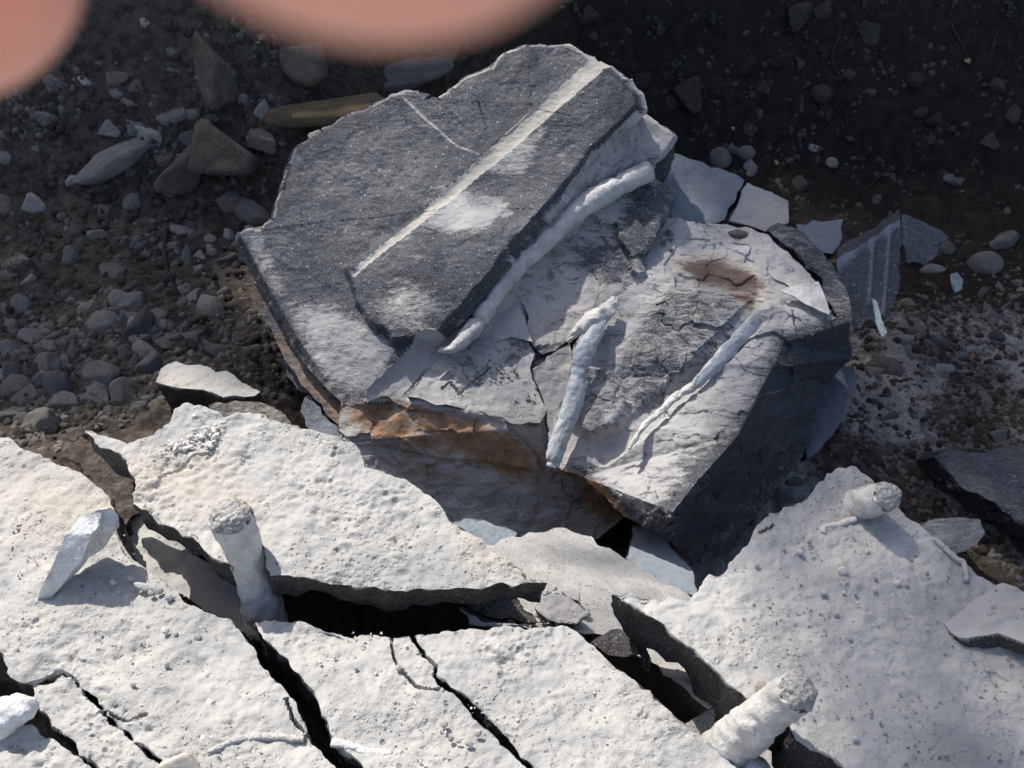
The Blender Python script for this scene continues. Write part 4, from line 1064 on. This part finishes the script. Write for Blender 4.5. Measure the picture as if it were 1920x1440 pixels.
g_ = [([(10, 900), (200, 930), (300, 1080), (430, 1165), (540, 1330), (600, 1440), (350, 1440), (150, 1250), (20, 1200)], flat(0.005, 0.02, 0.02), 700, 'stone crumbs scattered over the left sunlit slab'),
      ([(250, 850), (380, 780), (640, 830), (820, 960), (1000, 1085), (560, 1075), (330, 980)], flat(0.055, 0, 0.06), 800, 'stone crumbs scattered over the undercut slab'),
      ([(500, 1180), (1080, 1195), (1350, 1420), (720, 1440)], flat(0.005), 700, 'stone crumbs scattered over the middle slabs'),
      ([(1200, 1140), (1340, 1100), (1440, 1010), (1600, 910), (1900, 1150), (1900, 1440), (1620, 1440), (1350, 1250)], flat(0.075, 0, 0.05), 800, 'stone crumbs scattered over the right slab'),
      ([(900, 1030), (1040, 1000), (1200, 1080), (1220, 1120), (1150, 1170), (1010, 1150)], Plane((905, 1022, 1.93), (1200, 1070, 1.90), (1080, 1180, 1.62)), 160, 'stone crumbs on the lower slab in the gap')]
for i, (poly, pl_, n, lb) in enumerate(g_):
    tag(gravel('stone_crumbs', poly, n, 0.0006, 0.0030, 'whitestone', pl_, 40 + i), lb, 'crumbs', kind='stuff')
for i, (poly, pl_, n, lb, sm, mt_) in enumerate([
        ([(820, 700), (880, 650), (985, 640), (1010, 720), (1000, 780), (900, 755)], Plane((745, 748, 2.25), (1005, 798, 2.26), (960, 560, 2.365)), 420, 'dusty crumbs on the flat fragment above the rust band', 0.0075, 'grey'),
        ([(1200, 470), (1260, 425), (1330, 440), (1300, 480), (1240, 520)], Plane((1192, 470, 2.425), (1330, 420, 2.485), (1240, 520, 2.375)), 200, 'dusty crumbs at the back of the right block', 0.009, 'grey'),
        ([(930, 1110), (1060, 1100), (1110, 1150), (1090, 1180), (980, 1170)], Plane((905, 1022, 1.90), (1200, 1070, 1.87), (1080, 1180, 1.59)), 160, 'broken crumbs around the splintered shard', 0.009, 'whitestone'),
        ([(290, 800), (350, 770), (420, 795), (400, 840), (300, 850)], flat(0.068, 0, 0.06), 260, 'crumbly lumps at the back corner of the undercut slab', 0.0075, 'whitestone')]):
    tag(gravel('stone_crumbs', poly, n, 0.0012, sm, mt_, pl_, 60 + i), lb, 'crumbs', kind='stuff')
# countable white pebbles lying on the right slab and the others
SANCH = [(1640, 937, 'the far cartridge stub'), (1572, 984, 'the hooked grout string'), (1683, 1093, 'the largest right slab pebble'), (1840, 1150, 'the wide flat chunk'), (1450, 1325, 'the thick leaning cartridge'), (1545, 1112, 'the lone pebble mid right slab'),
         (1420, 985, 'the notch in the right slab'), (180, 1000, 'the folded torn sleeve'), (300, 1110, 'the pebble cluster by the gap'), (400, 1300, 'the straight grout ridge'), (150, 1265, 'the thin forked crack'), (870, 1390, 'the short grout string'), (790, 1250, 'the fork of the thin crack')]
PEB = [(1500, 1035, 15), (1518, 1016, 10), (1420, 1060, 10), (1545, 1112, 15), (1582, 1111, 9), (1604, 1112, 9), (1608, 1132, 8), (1568, 1152, 12), (1683, 1093, 16), (1700, 1096, 11), (1626, 1034, 13), (1738, 1076, 10), (1752, 1120, 10),
       (1640, 1105, 12), (1642, 1085, 9), (1594, 1198, 11), (1580, 1070, 22), (1470, 1030, 8), (1604, 1385, 14), (1650, 1350, 9)]
for i, (a, b, s) in enumerate(PEB):
    stone(a, b, s, s * 0.85, 10 * i, 'whitestone', f"{'tiny' if s < 10 else 'small'} white slab pebble {where(a, b, SANCH)}", 'r', 'white pebbles on the right slab', 'pebble', w=float(flat(0.073, 0, 0.05).w(a, b)), cat='pebble')
PEB2 = [(270, 1100, 40, 16), (284, 1112, 14, 12), (213, 1092, 14, 12), (245, 1083, 16, 13), (300, 1108, 16, 13), (318, 1120, 18, 14), (311, 1182, 18, 15), (330, 1188, 10, 9), (355, 1203, 14, 12), (372, 1195, 16, 12), (313, 1246, 10, 15), (250, 1284, 12, 10), (165, 1366, 16, 9)]
for i, (a, b, s, t) in enumerate(PEB2):
    stone(a, b, s, t, -15, 'whitestone', f"{'tiny' if s < 13 else 'small' if s < 17 else 'longish'} dusty slab pebble {where(a, b, SANCH)}", 'r', 'dusty pebbles on the left slab', 'pebble', w=float(flat(0.006, 0.02, 0.02).w(a, b)), cat='pebble')
PEB3 = [(833, 1357, 18, 16), (846, 1385, 12, 12), (860, 1390, 14, 8), (880, 1394, 18, 14), (897, 1374, 16, 16), (747, 1252, 12, 14), (668, 1254, 10, 8)]
for i, (a, b, s, t) in enumerate(PEB3):
    stone(a, b, s, t, 0, 'whitestone', f"{'tiny' if s < 13 else 'small'} cream slab pebble {where(a, b, SANCH)}", 'r', 'cream pebbles on the middle slab', 'pebble', w=float(flat(0.006).w(a, b)), cat='pebble')
stone(735, 1015, 32, 26, 0, 'tan', 'tan crumb standing on the undercut slab', 'a', None, 'pebble', w=float(flat(0.06, 0, .06).w(735, 1015)), cat='pebble')
stone(1428, 1288, 26, 22, 0, 'tan', 'orange tinted chip at the edge of the right slab', 'a', None, 'pebble', w=float(flat(0.08, 0, .05).w(1428, 1288)), cat='pebble')
stone(1385, 440, 42, 20, -5, 'bluestone', 'smooth blue grey pebble set in the dust ledge', 'r', None, 'pebble', w=2.46, cat='pebble')
stone(345, 1432, 95, 50, 5, 'tan', 'pale orange flecked stone at the bottom edge, left of centre', 'a', None, 'stone', w=float(flat(0.0).w(340, 1428)))

# ------------------------------------------------------------------ swept tubes: cartridges, roots
def sweep(path, radii, seg=20, squash=None, noise=0.0, nscale=30, seed=0, steps=None, caps=True, wrinkle=0.0, rag=0.0, pinch=0):
    path = np.array(path, float); radii = np.array(radii, float)
    n = len(path); steps = steps or 8 * (n - 1)
    t = np.linspace(0, n - 1, steps + 1); i = np.clip(t.astype(int), 0, n - 2); f = (t - i)[:, None]
    p0 = path[np.maximum(i - 1, 0)]; p1 = path[i]; p2 = path[i + 1]; p3 = path[np.minimum(i + 2, n - 1)]
    C = 0.5 * ((2 * p1) + (-p0 + p2) * f + (2 * p0 - 5 * p1 + 4 * p2 - p3) * f ** 2 + (-p0 + 3 * p1 - 3 * p2 + p3) * f ** 3)
    R = np.interp(t, np.arange(n), radii)
    if pinch:
        rp = np.random.default_rng(seed + 50)
        for tk in rp.uniform(0.4, n - 1.4, pinch): R = R * (1 - rp.uniform(0.06, 0.22) * np.exp(-((t - tk) / 0.10) ** 2))
    tg = np.gradient(C, axis=0); tg /= np.linalg.norm(tg, axis=1)[:, None] + 1e-12
    a = np.array([0.3, -0.6, 0.74]); u = np.cross(tg, a); u /= np.linalg.norm(u, axis=1)[:, None]
    v = np.cross(tg, u)
    th = np.linspace(0, 2 * np.pi, seg, endpoint=False)
    su, sv = (1, 1) if squash is None else squash
    ring = (u[:, None] * np.cos(th)[None, :, None] * su + v[:, None] * np.sin(th)[None, :, None] * sv)
    P = (C[:, None] + ring * R[:, None, None]).reshape(-1, 3)
    if noise:
        nn = noise * fbm(P, nscale, 3, seed)
        if wrinkle:
            arc = np.repeat(t, seg); thh = np.tile(th, len(t))
            nn = nn + wrinkle * np.sin(thh * 5 + 12.0 * pn(P, nscale * 0.5, 9))
        P = P + (ring.reshape(-1, 3)) * nn[:, None]
    if rag:
        rr = np.random.default_rng(seed + 90)
        for kk, am in ((-1, 1.0), (-2, 0.8), (-3, 0.5)):
            if kk == -1: jit = rr.uniform(-1, 0.5, seg) * rag
            sl_ = slice(len(P) + kk * seg, len(P) + (kk + 1) * seg or None)
            P[sl_] += tg[-1] * (jit * am)[:, None]
    idx = np.arange(len(C) * seg).reshape(len(C), seg)
    a_ = idx[:-1]; b_ = idx[1:]
    T = np.concatenate([np.stack([a_, np.roll(a_, -1, 1), np.roll(b_, -1, 1)], -1).reshape(-1, 3), np.stack([a_, np.roll(b_, -1, 1), b_], -1).reshape(-1, 3)])
    if caps:
        P = np.vstack([P, C[0], C[-1]]); k0 = len(P) - 2
        T = np.vstack([T, np.stack([np.roll(idx[0], -1), idx[0], np.full(seg, k0)], 1), np.stack([idx[-1], np.roll(idx[-1], -1), np.full(seg, k0 + 1)], 1)])
    return P, T, C, tg, R
def pp(l):                       # list of (px, py, depth)
    a = np.array(l, float); return pix(a[:, 0], a[:, 1], a[:, 2])
def cartridge(name, path, rpx, mat, label, grout_end=True, seed=0, noise=0.0025, wrinkle=0.0006, squash=None, group=None, core=1.0, seg=28):
    P3_ = pp(path); w = np.array([p[2] for p in path]); rad = np.array(rpx) * w / F
    root = empty(name, P3_[0])
    P, T, C, tg, R = sweep(P3_, rad, seg, squash, noise, 45, seed, steps=14 * (len(path) - 1), wrinkle=wrinkle, pinch=len(path) - 2 if squash is not None or len(path) > 9 else 0, rag=rad[-1] * 0.5 if grout_end else 0.0)
    place('sleeve', P, T, M[mat], None, True, root)
    if grout_end:
        c = C[-1]; d = tg[-1]; r = R[-1]
        v, f = ico(4)
        Q_ = v * np.array([1, 1, 0.7]) * r * 0.95 * core
        Q_ = Q_ * (1 + 0.30 * fbm(Q_, 70, 4, seed) + 0.10 * (worley(Q_, 130, seed)[0][:, None] * np.ones(3) - 0.4).mean(1))[:, None]
        q = Vector(d).to_track_quat('Z', 'Y').to_matrix()
        Q_ = Q_ @ np.array(q).T + c + d * r * 0.02
        place('grout_core', Q_, f, M['grout'], None, True, root)
    tag(root, label, 'cartridge', group)
    return root
# on the boulder
bB = lambda a, b, up=0.0: (a, b, PB.w(a, b) - up)
cartridge('grout_cartridge', [bB(822, 658, .02), (850, 652, 2.27), (882, 622, 2.285), (905, 590, 2.30), (932, 550, 2.315), (960, 510, 2.33), (1000, 468, 2.345), (1035, 438, 2.36), (1070, 404, 2.375), (1110, 376, 2.39), (1160, 348, 2.41), (1218, 320, 2.43)],
          [3, 10, 17, 19, 16, 20, 21, 20, 22, 22, 21, 19], 'sleeve_dusty', 'longest white cartridge, bent along the crack of the boulder', seed=1, noise=0.004, wrinkle=0.0003, grout_end=False)
cartridge('grout_cartridge', [(1036, 876, 2.215), (1042, 846, 2.215), (1062, 790, 2.225), (1078, 745, 2.235), (1085, 700, 2.245), (1096, 660, 2.25), (1120, 620, 2.265), (1138, 590, 2.285)],
          [13, 17, 18, 19, 17, 19, 14, 4], 'sleeve_clear', 'upright torn cartridge hanging over the boulder rusty front', seed=2, squash=(1.0, 0.62), noise=0.004, wrinkle=0.0008, grout_end=False)
cartridge('grout_cartridge', [(1062, 640, 2.285), (1085, 618, 2.285), (1110, 602, 2.285), (1140, 582, 2.29), (1152, 560, 2.31)],
          [3, 13, 19, 14, 6], 'sleeve_dusty', 'short crumpled cartridge end at the top of the upright torn one', seed=3, noise=0.008, wrinkle=0.0012, grout_end=False)
wD = lambda a, b: PD.w(a, b)
cartridge('grout_cartridge', [(1300, 722, wD(1300, 722) + .012), (1325, 700, wD(1325, 700) + .006), (1355, 668, wD(1355, 668) + .004), (1390, 630, wD(1390, 630) + .005), (1420, 596, wD(1420, 596) + .008), (1438, 580, wD(1438, 580) + .012)],
          [7, 13, 15, 15, 14, 5], 'sleeve_clear', 'white film sleeve lying in the groove of the right block', seed=4, squash=(1.0, 0.4), noise=0.004, wrinkle=0.0008, grout_end=False)
cartridge('grout_cartridge', [(1180, 842, wD(1180, 842) + .016), (1206, 800, wD(1206, 800) + .016), (1238, 772, wD(1238, 772) + .014), (1270, 742, wD(1270, 742) + .014), (1300, 722, wD(1300, 722) + .014)],
          [2, 5, 6, 8, 6], 'sleeve_dusty', 'shrivelled dusty strip of sleeve below the film sleeve on the right block', seed=5, noise=0.006, wrinkle=0.0003, grout_end=False)
plate('film_flap', [(1460, 545), (1500, 532), (1534, 528), (1545, 550), (1556, 590), (1540, 584), (1510, 570), (1490, 556)],
      Plane((1460, 545, 2.35), (1534, 528, 2.36), (1556, 590, 2.31)), 0.004, M['sleeve_dusty'], 'torn triangular plastic flap at the back corner of the right block', L=0.006, amp=0.25, cat='plastic film', rag=1.0, seed=9)
# standing in the ledge
cartridge('grout_cartridge', [(500, 1170, 1.60), (490, 1130, 1.565), (474, 1080, 1.53), (462, 1044, 1.505), (446, 1002, 1.475), (432, 968, 1.452)],
          [40, 38, 31, 33, 37, 40], 'sleeve_dusty', 'upright white cartridge stub piercing the undercut slab', seed=6, noise=0.006, wrinkle=0.0010, core=1.0)
cartridge('grout_cartridge', [(1330, 1435, 1.44), (1375, 1392, 1.36), (1420, 1354, 1.30), (1455, 1325, 1.265), (1496, 1296, 1.235)],
          [44, 45, 42, 40, 37], 'sleeve_dusty', 'thick cartridge with crumbled grey end leaning out beside the right slab', seed=7, noise=0.007, wrinkle=0.0010)
cartridge('grout_cartridge', [(1598, 952, 1.56), (1618, 945, 1.535), (1640, 937, 1.505), (1664, 930, 1.475)],
          [26, 30, 30, 27], 'sleeve_dusty', 'short cartridge stub at the far tip of the right slab', seed=8, noise=0.005, wrinkle=0.0004)
cartridge('grout_cartridge', [(-60, 1420, 1.42), (-30, 1380, 1.40), (5, 1346, 1.38), (40, 1330, 1.365), (64, 1322, 1.36)],
          [44, 42, 38, 26, 12], 'sleeve', 'bent white cartridge at the lower left picture edge', seed=10, noise=0.006, wrinkle=0.0014, grout_end=False)
cartridge('grout_cartridge', [(1400, 1480, 1.36), (1412, 1455, 1.345), (1425, 1436, 1.335)], [30, 30, 24], 'sleeve', 'cartridge top just showing at the bottom edge', seed=12, grout_end=False)
# torn empty sleeves
tsp = [(150, 970, 1.500), (178, 957, 1.505), (204, 952, 1.520), (218, 968, 1.535), (220, 988, 1.545), (206, 1000, 1.555), (190, 1032, 1.575), (162, 1046, 1.57), (186, 985, 1.500), (172, 1000, 1.490), (152, 1052, 1.500), (104, 1112, 1.525),
       (52, 1168, 1.545), (74, 1110, 1.515), (98, 1058, 1.495), (124, 1002, 1.492), (136, 1080, 1.545)]
cage('torn_sleeve', tsp, [[0, 1, 8, 9, 10, 11, 12, 13, 14, 15], [1, 2, 3, 4, 5, 6, 7, 10, 9, 8], [7, 16, 12, 11, 10]], M['sleeve'], (0.002, 0.003, -0.003), 1.0, 0.006,
     lambda P, px, py, sd: 0.0025 * np.sin(9 * np.arctan2(py - 1005, px - 175)) * sst(150, 200, px) + 0.003 * fbm(P, 16, 3, 4), None,
     'torn empty white sleeve folded over on the left slab', 'plastic sleeve', amp=0.25, seed=13)
plate('rock_chunk', [(1770, 1168), (1800, 1148), (1845, 1116), (1880, 1094), (1905, 1102), (1940, 1124), (1990, 1140), (1990, 1225), (1925, 1206), (1870, 1186), (1815, 1196), (1784, 1186)],
      Plane((1770, 1172, 1.405), (1880, 1100, 1.43), (1920, 1200, 1.345)), 0.03, M['slab'], 'wide flat dusty chunk lying on the right slab edge', L=0.006, amp=0.5, cat='rock', rag=2.0, seed=14, dust=0.95,
      disp=lambda P, px, py, sd: 0.006 * np.exp(-(dline(px, py, [(1850, 1170), (1900, 1150), (1960, 1140)])[0] / 8) ** 2))
# thin grout strings left on the slabs
def string(path, r, label, z=0.006, tx=0.0, ty=0.0, mat='whitestone', name='grout_string'):
    pl_ = flat(z, tx, ty); Pq = pp([(a, b, pl_.w(a, b)) for a, b in path])
    P, T, *_ = sweep(Pq, np.full(len(path), r), 8, None, r * 0.7, 60, 3)
    o = place(name, P, T, M[mat]); tag(o, label, 'grout string')
string([(405, 1244), (398, 1290), (388, 1340), (380, 1390)], 0.0042, 'straight raised white grout ridge on the left slab', -0.001, .02, .02)
string([(392, 1412), (430, 1392), (470, 1382), (520, 1382), (570, 1386)], 0.0050, 'curved white grout ridge near the bottom of the left slab', -0.001, .02, .02)
string([(622, 1392), (650, 1398), (690, 1408), (735, 1412)], 0.0055, 'raised grout lip on the middle slab beside the wide crack', 0.0)
string([(1542, 1000), (1546, 988), (1572, 984), (1605, 974)], 0.0050, 'pale hooked grout string below the far stub', 0.070, 0, .05)
string([(1752, 1010), (1790, 1045), (1808, 1058), (1812, 1090)], 0.0040, 'crumbly grout string along the right slab back edge', 0.074, 0, .05)

# ------------------------------------------------------------------ roots, sprigs, leaves, scraps
def root(path, rpx, label, mat='root', off=0.012, group=None):
    a = np.array(path, float); w = hit(a[:, 0], a[:, 1]); Pq = pix(a[:, 0], a[:, 1], w - off)
    P, T, *_ = sweep(Pq, np.linspace(rpx, rpx * 0.5, len(a)) * w.mean() / F, 7, None, 0.0008, 60, 2)
    o = place('root', P, T, M[mat]); tag(o, label, 'root', group)
root([(312, 430), (308, 470), (314, 510), (330, 540)], 5, 'pale bent root standing beside the pebble pile')
RT = [[(1570, 10), (1575, 60), (1560, 110), (1580, 160), (1590, 240)], [(1480, 160), (1530, 130), (1590, 90), (1640, 30)], [(1640, 20), (1600, 70), (1570, 120)], [(1780, 40), (1810, 100), (1830, 160)],
      [(1870, 60), (1850, 120), (1815, 180)], [(1900, 20), (1890, 90), (1860, 150)], [(1170, 90), (1230, 130), (1190, 160)], [(1300, 60), (1290, 110), (1220, 150)], [(1620, 360), (1650, 330), (1662, 318)], [(1740, 30), (1750, 90), (1725, 120)],
      [(1180, 20), (1185, 70), (1178, 110)], [(1800, 235), (1815, 260), (1822, 280)]]
for i, r_ in enumerate(RT[:1] + RT[2:6] + RT[8:9]):
    root(r_, 2.0, 'thin dim root ' + where(r_[1][0], r_[1][1], ANCH), group='thin roots in the dark bank')
def leafshape(n=1):
    v = np.array([(0, 0, 0), (0.45, 0.35, 0.06), (0.35, 0.75, 0.1), (0, 1.1, 0), (-0.35, 0.75, 0.1), (-0.45, 0.35, 0.06), (0, 0.5, -0.04)])
    f = np.array([(0, 1, 6), (1, 2, 6), (2, 3, 6), (3, 4, 6), (4, 5, 6), (5, 0, 6)])
    return v, f
LM = {}
def leaf_obj(name, p, size, nrm, spin, mat, parent=None):
    if mat not in LM:
        me = mesh_np('leaf', *leafshape(), smooth=True); me.materials.append(M[mat]); LM[mat] = me
    o = bpy.data.objects.new(name, LM[mat]); col.objects.link(o)
    q = Vector(nrm).to_track_quat('Z', 'Y').to_matrix().to_4x4() @ Matrix.Rotation(spin, 4, 'Z')
    m = Matrix.Translation(Vector(p)) @ q @ Matrix.Diagonal((size, size, size, 1))
    if parent is not None:
        o.parent = parent; o.matrix_basis = Matrix.Translation(-parent.location) @ m
    else: o.matrix_world = m
    return o
lr = random.Random(5)
def sprig(px, py, n, size, label):
    w = float(hit(px, py)[0]) - 0.03; p = pix(px, py, w); r = empty('weed_sprig', p)
    P, T, *_ = sweep(np.array([p + FWD * 0.03 - UP * 0.02, p, p + UP * 0.03 - FWD * 0.01]), np.array([.0015, .0013, .0008]), 6)
    place('stem', P, T, M['sprig'], None, True, r)
    for i in range(n):
        nn = -FWD * 1.0 + RGT * lr.uniform(-.7, .7) + UP * lr.uniform(-.4, .8)
        leaf_obj('leaf', p + RGT * lr.uniform(-1, 1) * size * 1.2 + UP * lr.uniform(-1, 1) * size * 1.3 - FWD * lr.uniform(0, .02), size * lr.uniform(.6, 1.1), nn, lr.uniform(0, 6.28), 'sprig', r)
    tag(r, label, 'weed')
sprig(484, 96, 9, 0.022, 'small green weed in the bank below the big fingertip')
sprig(490, 130, 4, 0.014, 'tiny grey green weed under the first one')
sprig(1225, 55, 14, 0.024, 'dull green weed sprig in the dark bank above the boulder top')
sprig(1270, 125, 10, 0.020, 'dull green weed right of the boulder top')
sprig(1340, 35, 10, 0.020, 'dim weed high in the dark bank')
sprig(1890, 20, 10, 0.022, 'dim weed in the upper right corner')
for (a, b, s, mt, lb) in [(1432, 300, .028, 'dry', 'bright orange dry leaf beside the white cobble'), (1457, 300, .024, 'dryp', 'pink tan dry leaf right of the orange one'), (1430, 275, .022, 'dryp', 'tan dry leaf above the orange one'),
                          (1402, 242, .022, 'dryp', 'yellowish dry leaf on the soil behind the cobbles'), (1378, 243, .016, 'dryp', 'pale dry leaf scrap left of the yellowish one'), (1610, 372, .022, 'dry', 'dull orange leaf on the dark floor'),
                          (1837, 672, .024, 'dry', 'small orange leaf on the right dirt'), (1812, 108, .024, 'dryp', 'pale dead leaf hanging in the upper right'), (1520, 270, .022, 'dryp', 'brown dry leaf on the far floor'), (1318, 248, .010, 'dryp', 'tiny cream leaf scrap behind the boulder')]:
    leaf_obj('dry_leaf', pix(a, b, float(hit(a, b)[0]) - 0.012), s, -FWD * .8 + RGT * lr.uniform(-.5, .5) + UP * lr.uniform(0, .6), lr.uniform(0, 6.28), mt)
    tag(bpy.context.scene.collection.objects[-1], lb, 'leaf')
plate('plastic_scrap', [(1782, 512), (1796, 508), (1806, 524), (1804, 542), (1792, 548), (1784, 530)], Plane((1782, 512, 2.66), (1806, 520, 2.66), (1792, 548, 2.60)), 0.006, M['film'],
      'crumpled pale blue plastic scrap on the right floor', amp=0.5, cat='plastic scrap', rag=1, seed=71)
plate('plastic_scrap', [(1634, 558), (1644, 562), (1654, 596), (1664, 624), (1654, 632), (1642, 606)], Plane((1634, 558, 2.42), (1664, 624, 2.37), (1642, 606, 2.385)), 0.006, M['film'],
      'narrow white plastic strip leaning on the ribbed blue slab', amp=0.5, cat='plastic scrap', rag=1, seed=72)

# ------------------------------------------------------------------ the photographer's hand reaching in front of the lens
def camp(r, u, w): return CAM + RGT * r + UP * u + FWD * w
hv, he, hr = [], [], []
def chain(start, pts_):
    prev = start
    for (r, u, w, rad) in pts_:
        hv.append(camp(r, u, w)); hr.append(rad)
        if prev is not None: he.append((prev, len(hv) - 1))
        prev = len(hv) - 1
    return prev
wr = chain(None, [(-0.150, 0.062, 0.000, 0.026)])
pm = chain(wr, [(-0.108, 0.086, 0.045, 0.028)])
chain(wr, [(-0.200, 0.000, -0.080, 0.030), (-0.280, -0.08, -0.20, 0.038)])
i_ = chain(pm, [(-0.060, 0.086, 0.066, 0.0125), (-0.024, 0.064, 0.058, 0.0108), (-0.0085, 0.042, 0.045, 0.0115), (-0.0050, 0.0300, 0.0350, 0.0116), (-0.0034, 0.0112, 0.0262, 0.0112)])
m_ = chain(pm, [(-0.082, 0.086, 0.082, 0.0125), (-0.062, 0.066, 0.086, 0.0105), (-0.048, 0.050, 0.078, 0.0108), (-0.0425, 0.0390, 0.0670, 0.0106), (-0.0348, 0.0200, 0.0590, 0.0106)])
r_ = chain(pm, [(-0.106, 0.078, 0.090, 0.0120), (-0.098, 0.062, 0.104, 0.0094), (-0.092, 0.044, 0.096, 0.0086), (-0.088, 0.034, 0.086, 0.0078)])
l_ = chain(pm, [(-0.128, 0.066, 0.086, 0.0110), (-0.126, 0.050, 0.100, 0.0084), (-0.120, 0.036, 0.094, 0.0076), (-0.114, 0.028, 0.084, 0.0070)])
t_ = chain(pm, [(-0.078, 0.052, 0.010, 0.0145), (-0.052, 0.036, -0.014, 0.0115), (-0.030, 0.026, -0.028, 0.0095)])
hand0 = np.array(hv[0])
me = bpy.data.meshes.new('hand'); me.from_pydata([tuple(p - hand0) for p in hv], he, [])
hand = link('hand', me, M['skin'], hand0)
sk = hand.modifiers.new('skin', 'SKIN'); sk.use_smooth_shade = True
for i, v in enumerate(me.skin_vertices[0].data):
    v.radius = (hr[i], hr[i]); v.use_root = (i == 0)
ss = hand.modifiers.new('smooth', 'SUBSURF'); ss.levels = 3; ss.render_levels = 3
tag(hand, "photographer's hand, two blurred fingertips over the top left of the view", 'hand')
v, f = ico(3)
for (tip, rad, tilt, sx) in [((-0.0345, 0.0235, 0.0560), 0.0084, (-0.15, -0.35, -0.9), 1.0)]:
    Q_ = v * np.array([0.0058, 0.0068, 0.0014])
    d = RGT * tilt[0] + UP * tilt[1] + FWD * tilt[2]
    q = np.array(Vector(d).to_track_quat('Z', 'Y').to_matrix())
    Q_ = Q_ @ q.T + camp(*tip) + d / np.linalg.norm(d) * rad * 0.80
    place('fingernail', Q_, f, M['nail'], None, True, hand)

# ------------------------------------------------------------------ the tree on the bank whose crown shades the trench
def proxy(Pq):                   # height of the things below, for deciding where the crown is thick
    x, y = Pq[:, 0], Pq[:, 1]
    h = hgt0(x, y)
    bz = -0.42 + (y - 1.55) * 0.58
    h = np.where((x > -0.7) & (x < 0.85) & (y > 1.45) & (y < 2.45), np.maximum(h, bz), h)
    h = np.where((y < 1.12), 0.0, h)
    return h
tr = np.random.default_rng(12)
e1 = np.cross(SUN, [0, 0, 1.0]); e1 /= np.linalg.norm(e1); e2 = np.cross(e1, SUN)
base = np.array([0.0, 2.2, -0.3])
def gap(px, py):                 # share of sky light path that the crown covers
    c = np.full(px.shape, 0.965)
    def put(poly, v, fth):
        k = sst(-fth, fth, sdf(px, py, poly)); c[:] = c * (1 - k) + v * k
    put([(470, 330), (640, 220), (1000, 60), (1250, 180), (1300, 420), (1600, 560), (1600, 720), (1300, 1060), (900, 1010), (620, 800), (430, 520)], 0.20, 60)
    put([(470, 430), (700, 480), (780, 620), (740, 800), (620, 780), (500, 600)], 0.15, 60)
    put([(1280, 380), (1600, 420), (1620, 620), (1400, 600), (1250, 500)], 0.58, 50)
    put([(-900, 800), (60, 815), (250, 770), (370, 735), (500, 745), (690, 830), (860, 960), (1150, 1060), (1320, 1060), (1420, 1090), (1480, 1200), (1560, 1350), (1640, 1800), (-900, 2200)], 0.0, 40)
    put([(900, 1005), (1040, 970), (1130, 990), (1310, 1110), (1200, 1130), (1040, 1090)], 0.55, 25)
    put([(1450, 980), (1600, 860), (2400, 1100), (2400, 2000), (1700, 1800), (1580, 1300), (1500, 1160)], 0.80, 70)
    put([(280, 690), (480, 690), (500, 745), (290, 740)], 0.5, 25)
    return c
NL = 90000
st = tr.uniform([-3.6, -2.6], [3.6, 3.2], (NL, 2))
O = base + st[:, :1] * e1 + st[:, 1:] * e2
t = 3.0 * np.ones(NL); done = np.zeros(NL, bool)
for k_ in range(130):
    Pq = O + SUN * t[:, None]
    bl = Pq[:, 2] < proxy(Pq); done |= bl
    t = np.where(done, t, t - 0.05)
tgt = O + SUN * t[:, None]; px, py, w = proj(tgt)
LS = 0.085
area = 0.5 * LS * LS * 0.62 * 0.62
lam_full = NL * area / (7.2 * 5.8)
c = gap(px, py)
c = np.where((w < 0.8) | (tgt[:, 1] < 0.25), 0.0, c)
lam = -np.log(1 - c)
keep = tr.random(NL) < np.clip(lam / lam_full, 0, 1)
keep &= done
O = O[keep]; tk = tr.uniform(12.5, 16.0, len(O))
Cc = O + SUN * tk[:, None]
v0 = np.array([(0, 0, 0), (0.32, 0.45, 0.05), (0, 1, 0), (-0.32, 0.45, 0.05)]) * LS
A = tr.normal(size=(len(Cc), 3)); A[:, 2] *= 0.6; A /= np.linalg.norm(A, axis=1)[:, None]
B = np.cross(A, SUN + 0.5 * tr.normal(size=(len(Cc), 3))); B /= np.linalg.norm(B, axis=1)[:, None]
Nn = np.cross(A, B)
LV = Cc[:, None] + v0[None, :, 0, None] * B[:, None] + v0[None, :, 1, None] * A[:, None] + v0[None, :, 2, None] * Nn[:, None]
LQ = np.arange(len(Cc) * 4).reshape(-1, 4)
cen = Cc.mean(0); tb = np.array([cen[0] - 0.6, cen[1] + 1.6, 0.0]); tb[2] = float(hgt([tb[0]], [tb[1]])[0]) - 0.05
tree = empty('shade_tree', tb)
P, T, *_ = sweep(np.array([tb, tb + [0.1, 0, 3.5], tb + [0.05, -0.3, 7.5], cen + [-0.2, 0.6, -0.2], cen + [0, 0.2, 1.0]]), np.array([.22, .18, .14, .09, .03]), 14, None, 0.02, 3, 1)
place('trunk', P, T, M['bark'], None, True, tree)
for i in range(9):
    k_ = tr.integers(len(Cc)); a0 = tb + np.array([0.05, -0.3, 7.2]) + (cen - tb - [0.05, -.3, 7.2]) * tr.uniform(0.1, 0.9)
    P, T, *_ = sweep(np.array([a0, 0.5 * (a0 + Cc[k_]) + [0, 0, 0.3], Cc[k_]]), np.array([.06, .035, .01]), 8, None, 0.008, 5, 1)
    place('limb', P, T, M['bark'], None, True, tree)
place('crown', LV.reshape(-1, 3), LQ, M['leaf'], None, False, tree)
tag(tree, 'leafy tree on the bank above the picture, casting the dappled shade', 'tree')
print('leaves', len(Cc), 'objects', len(bpy.data.objects))
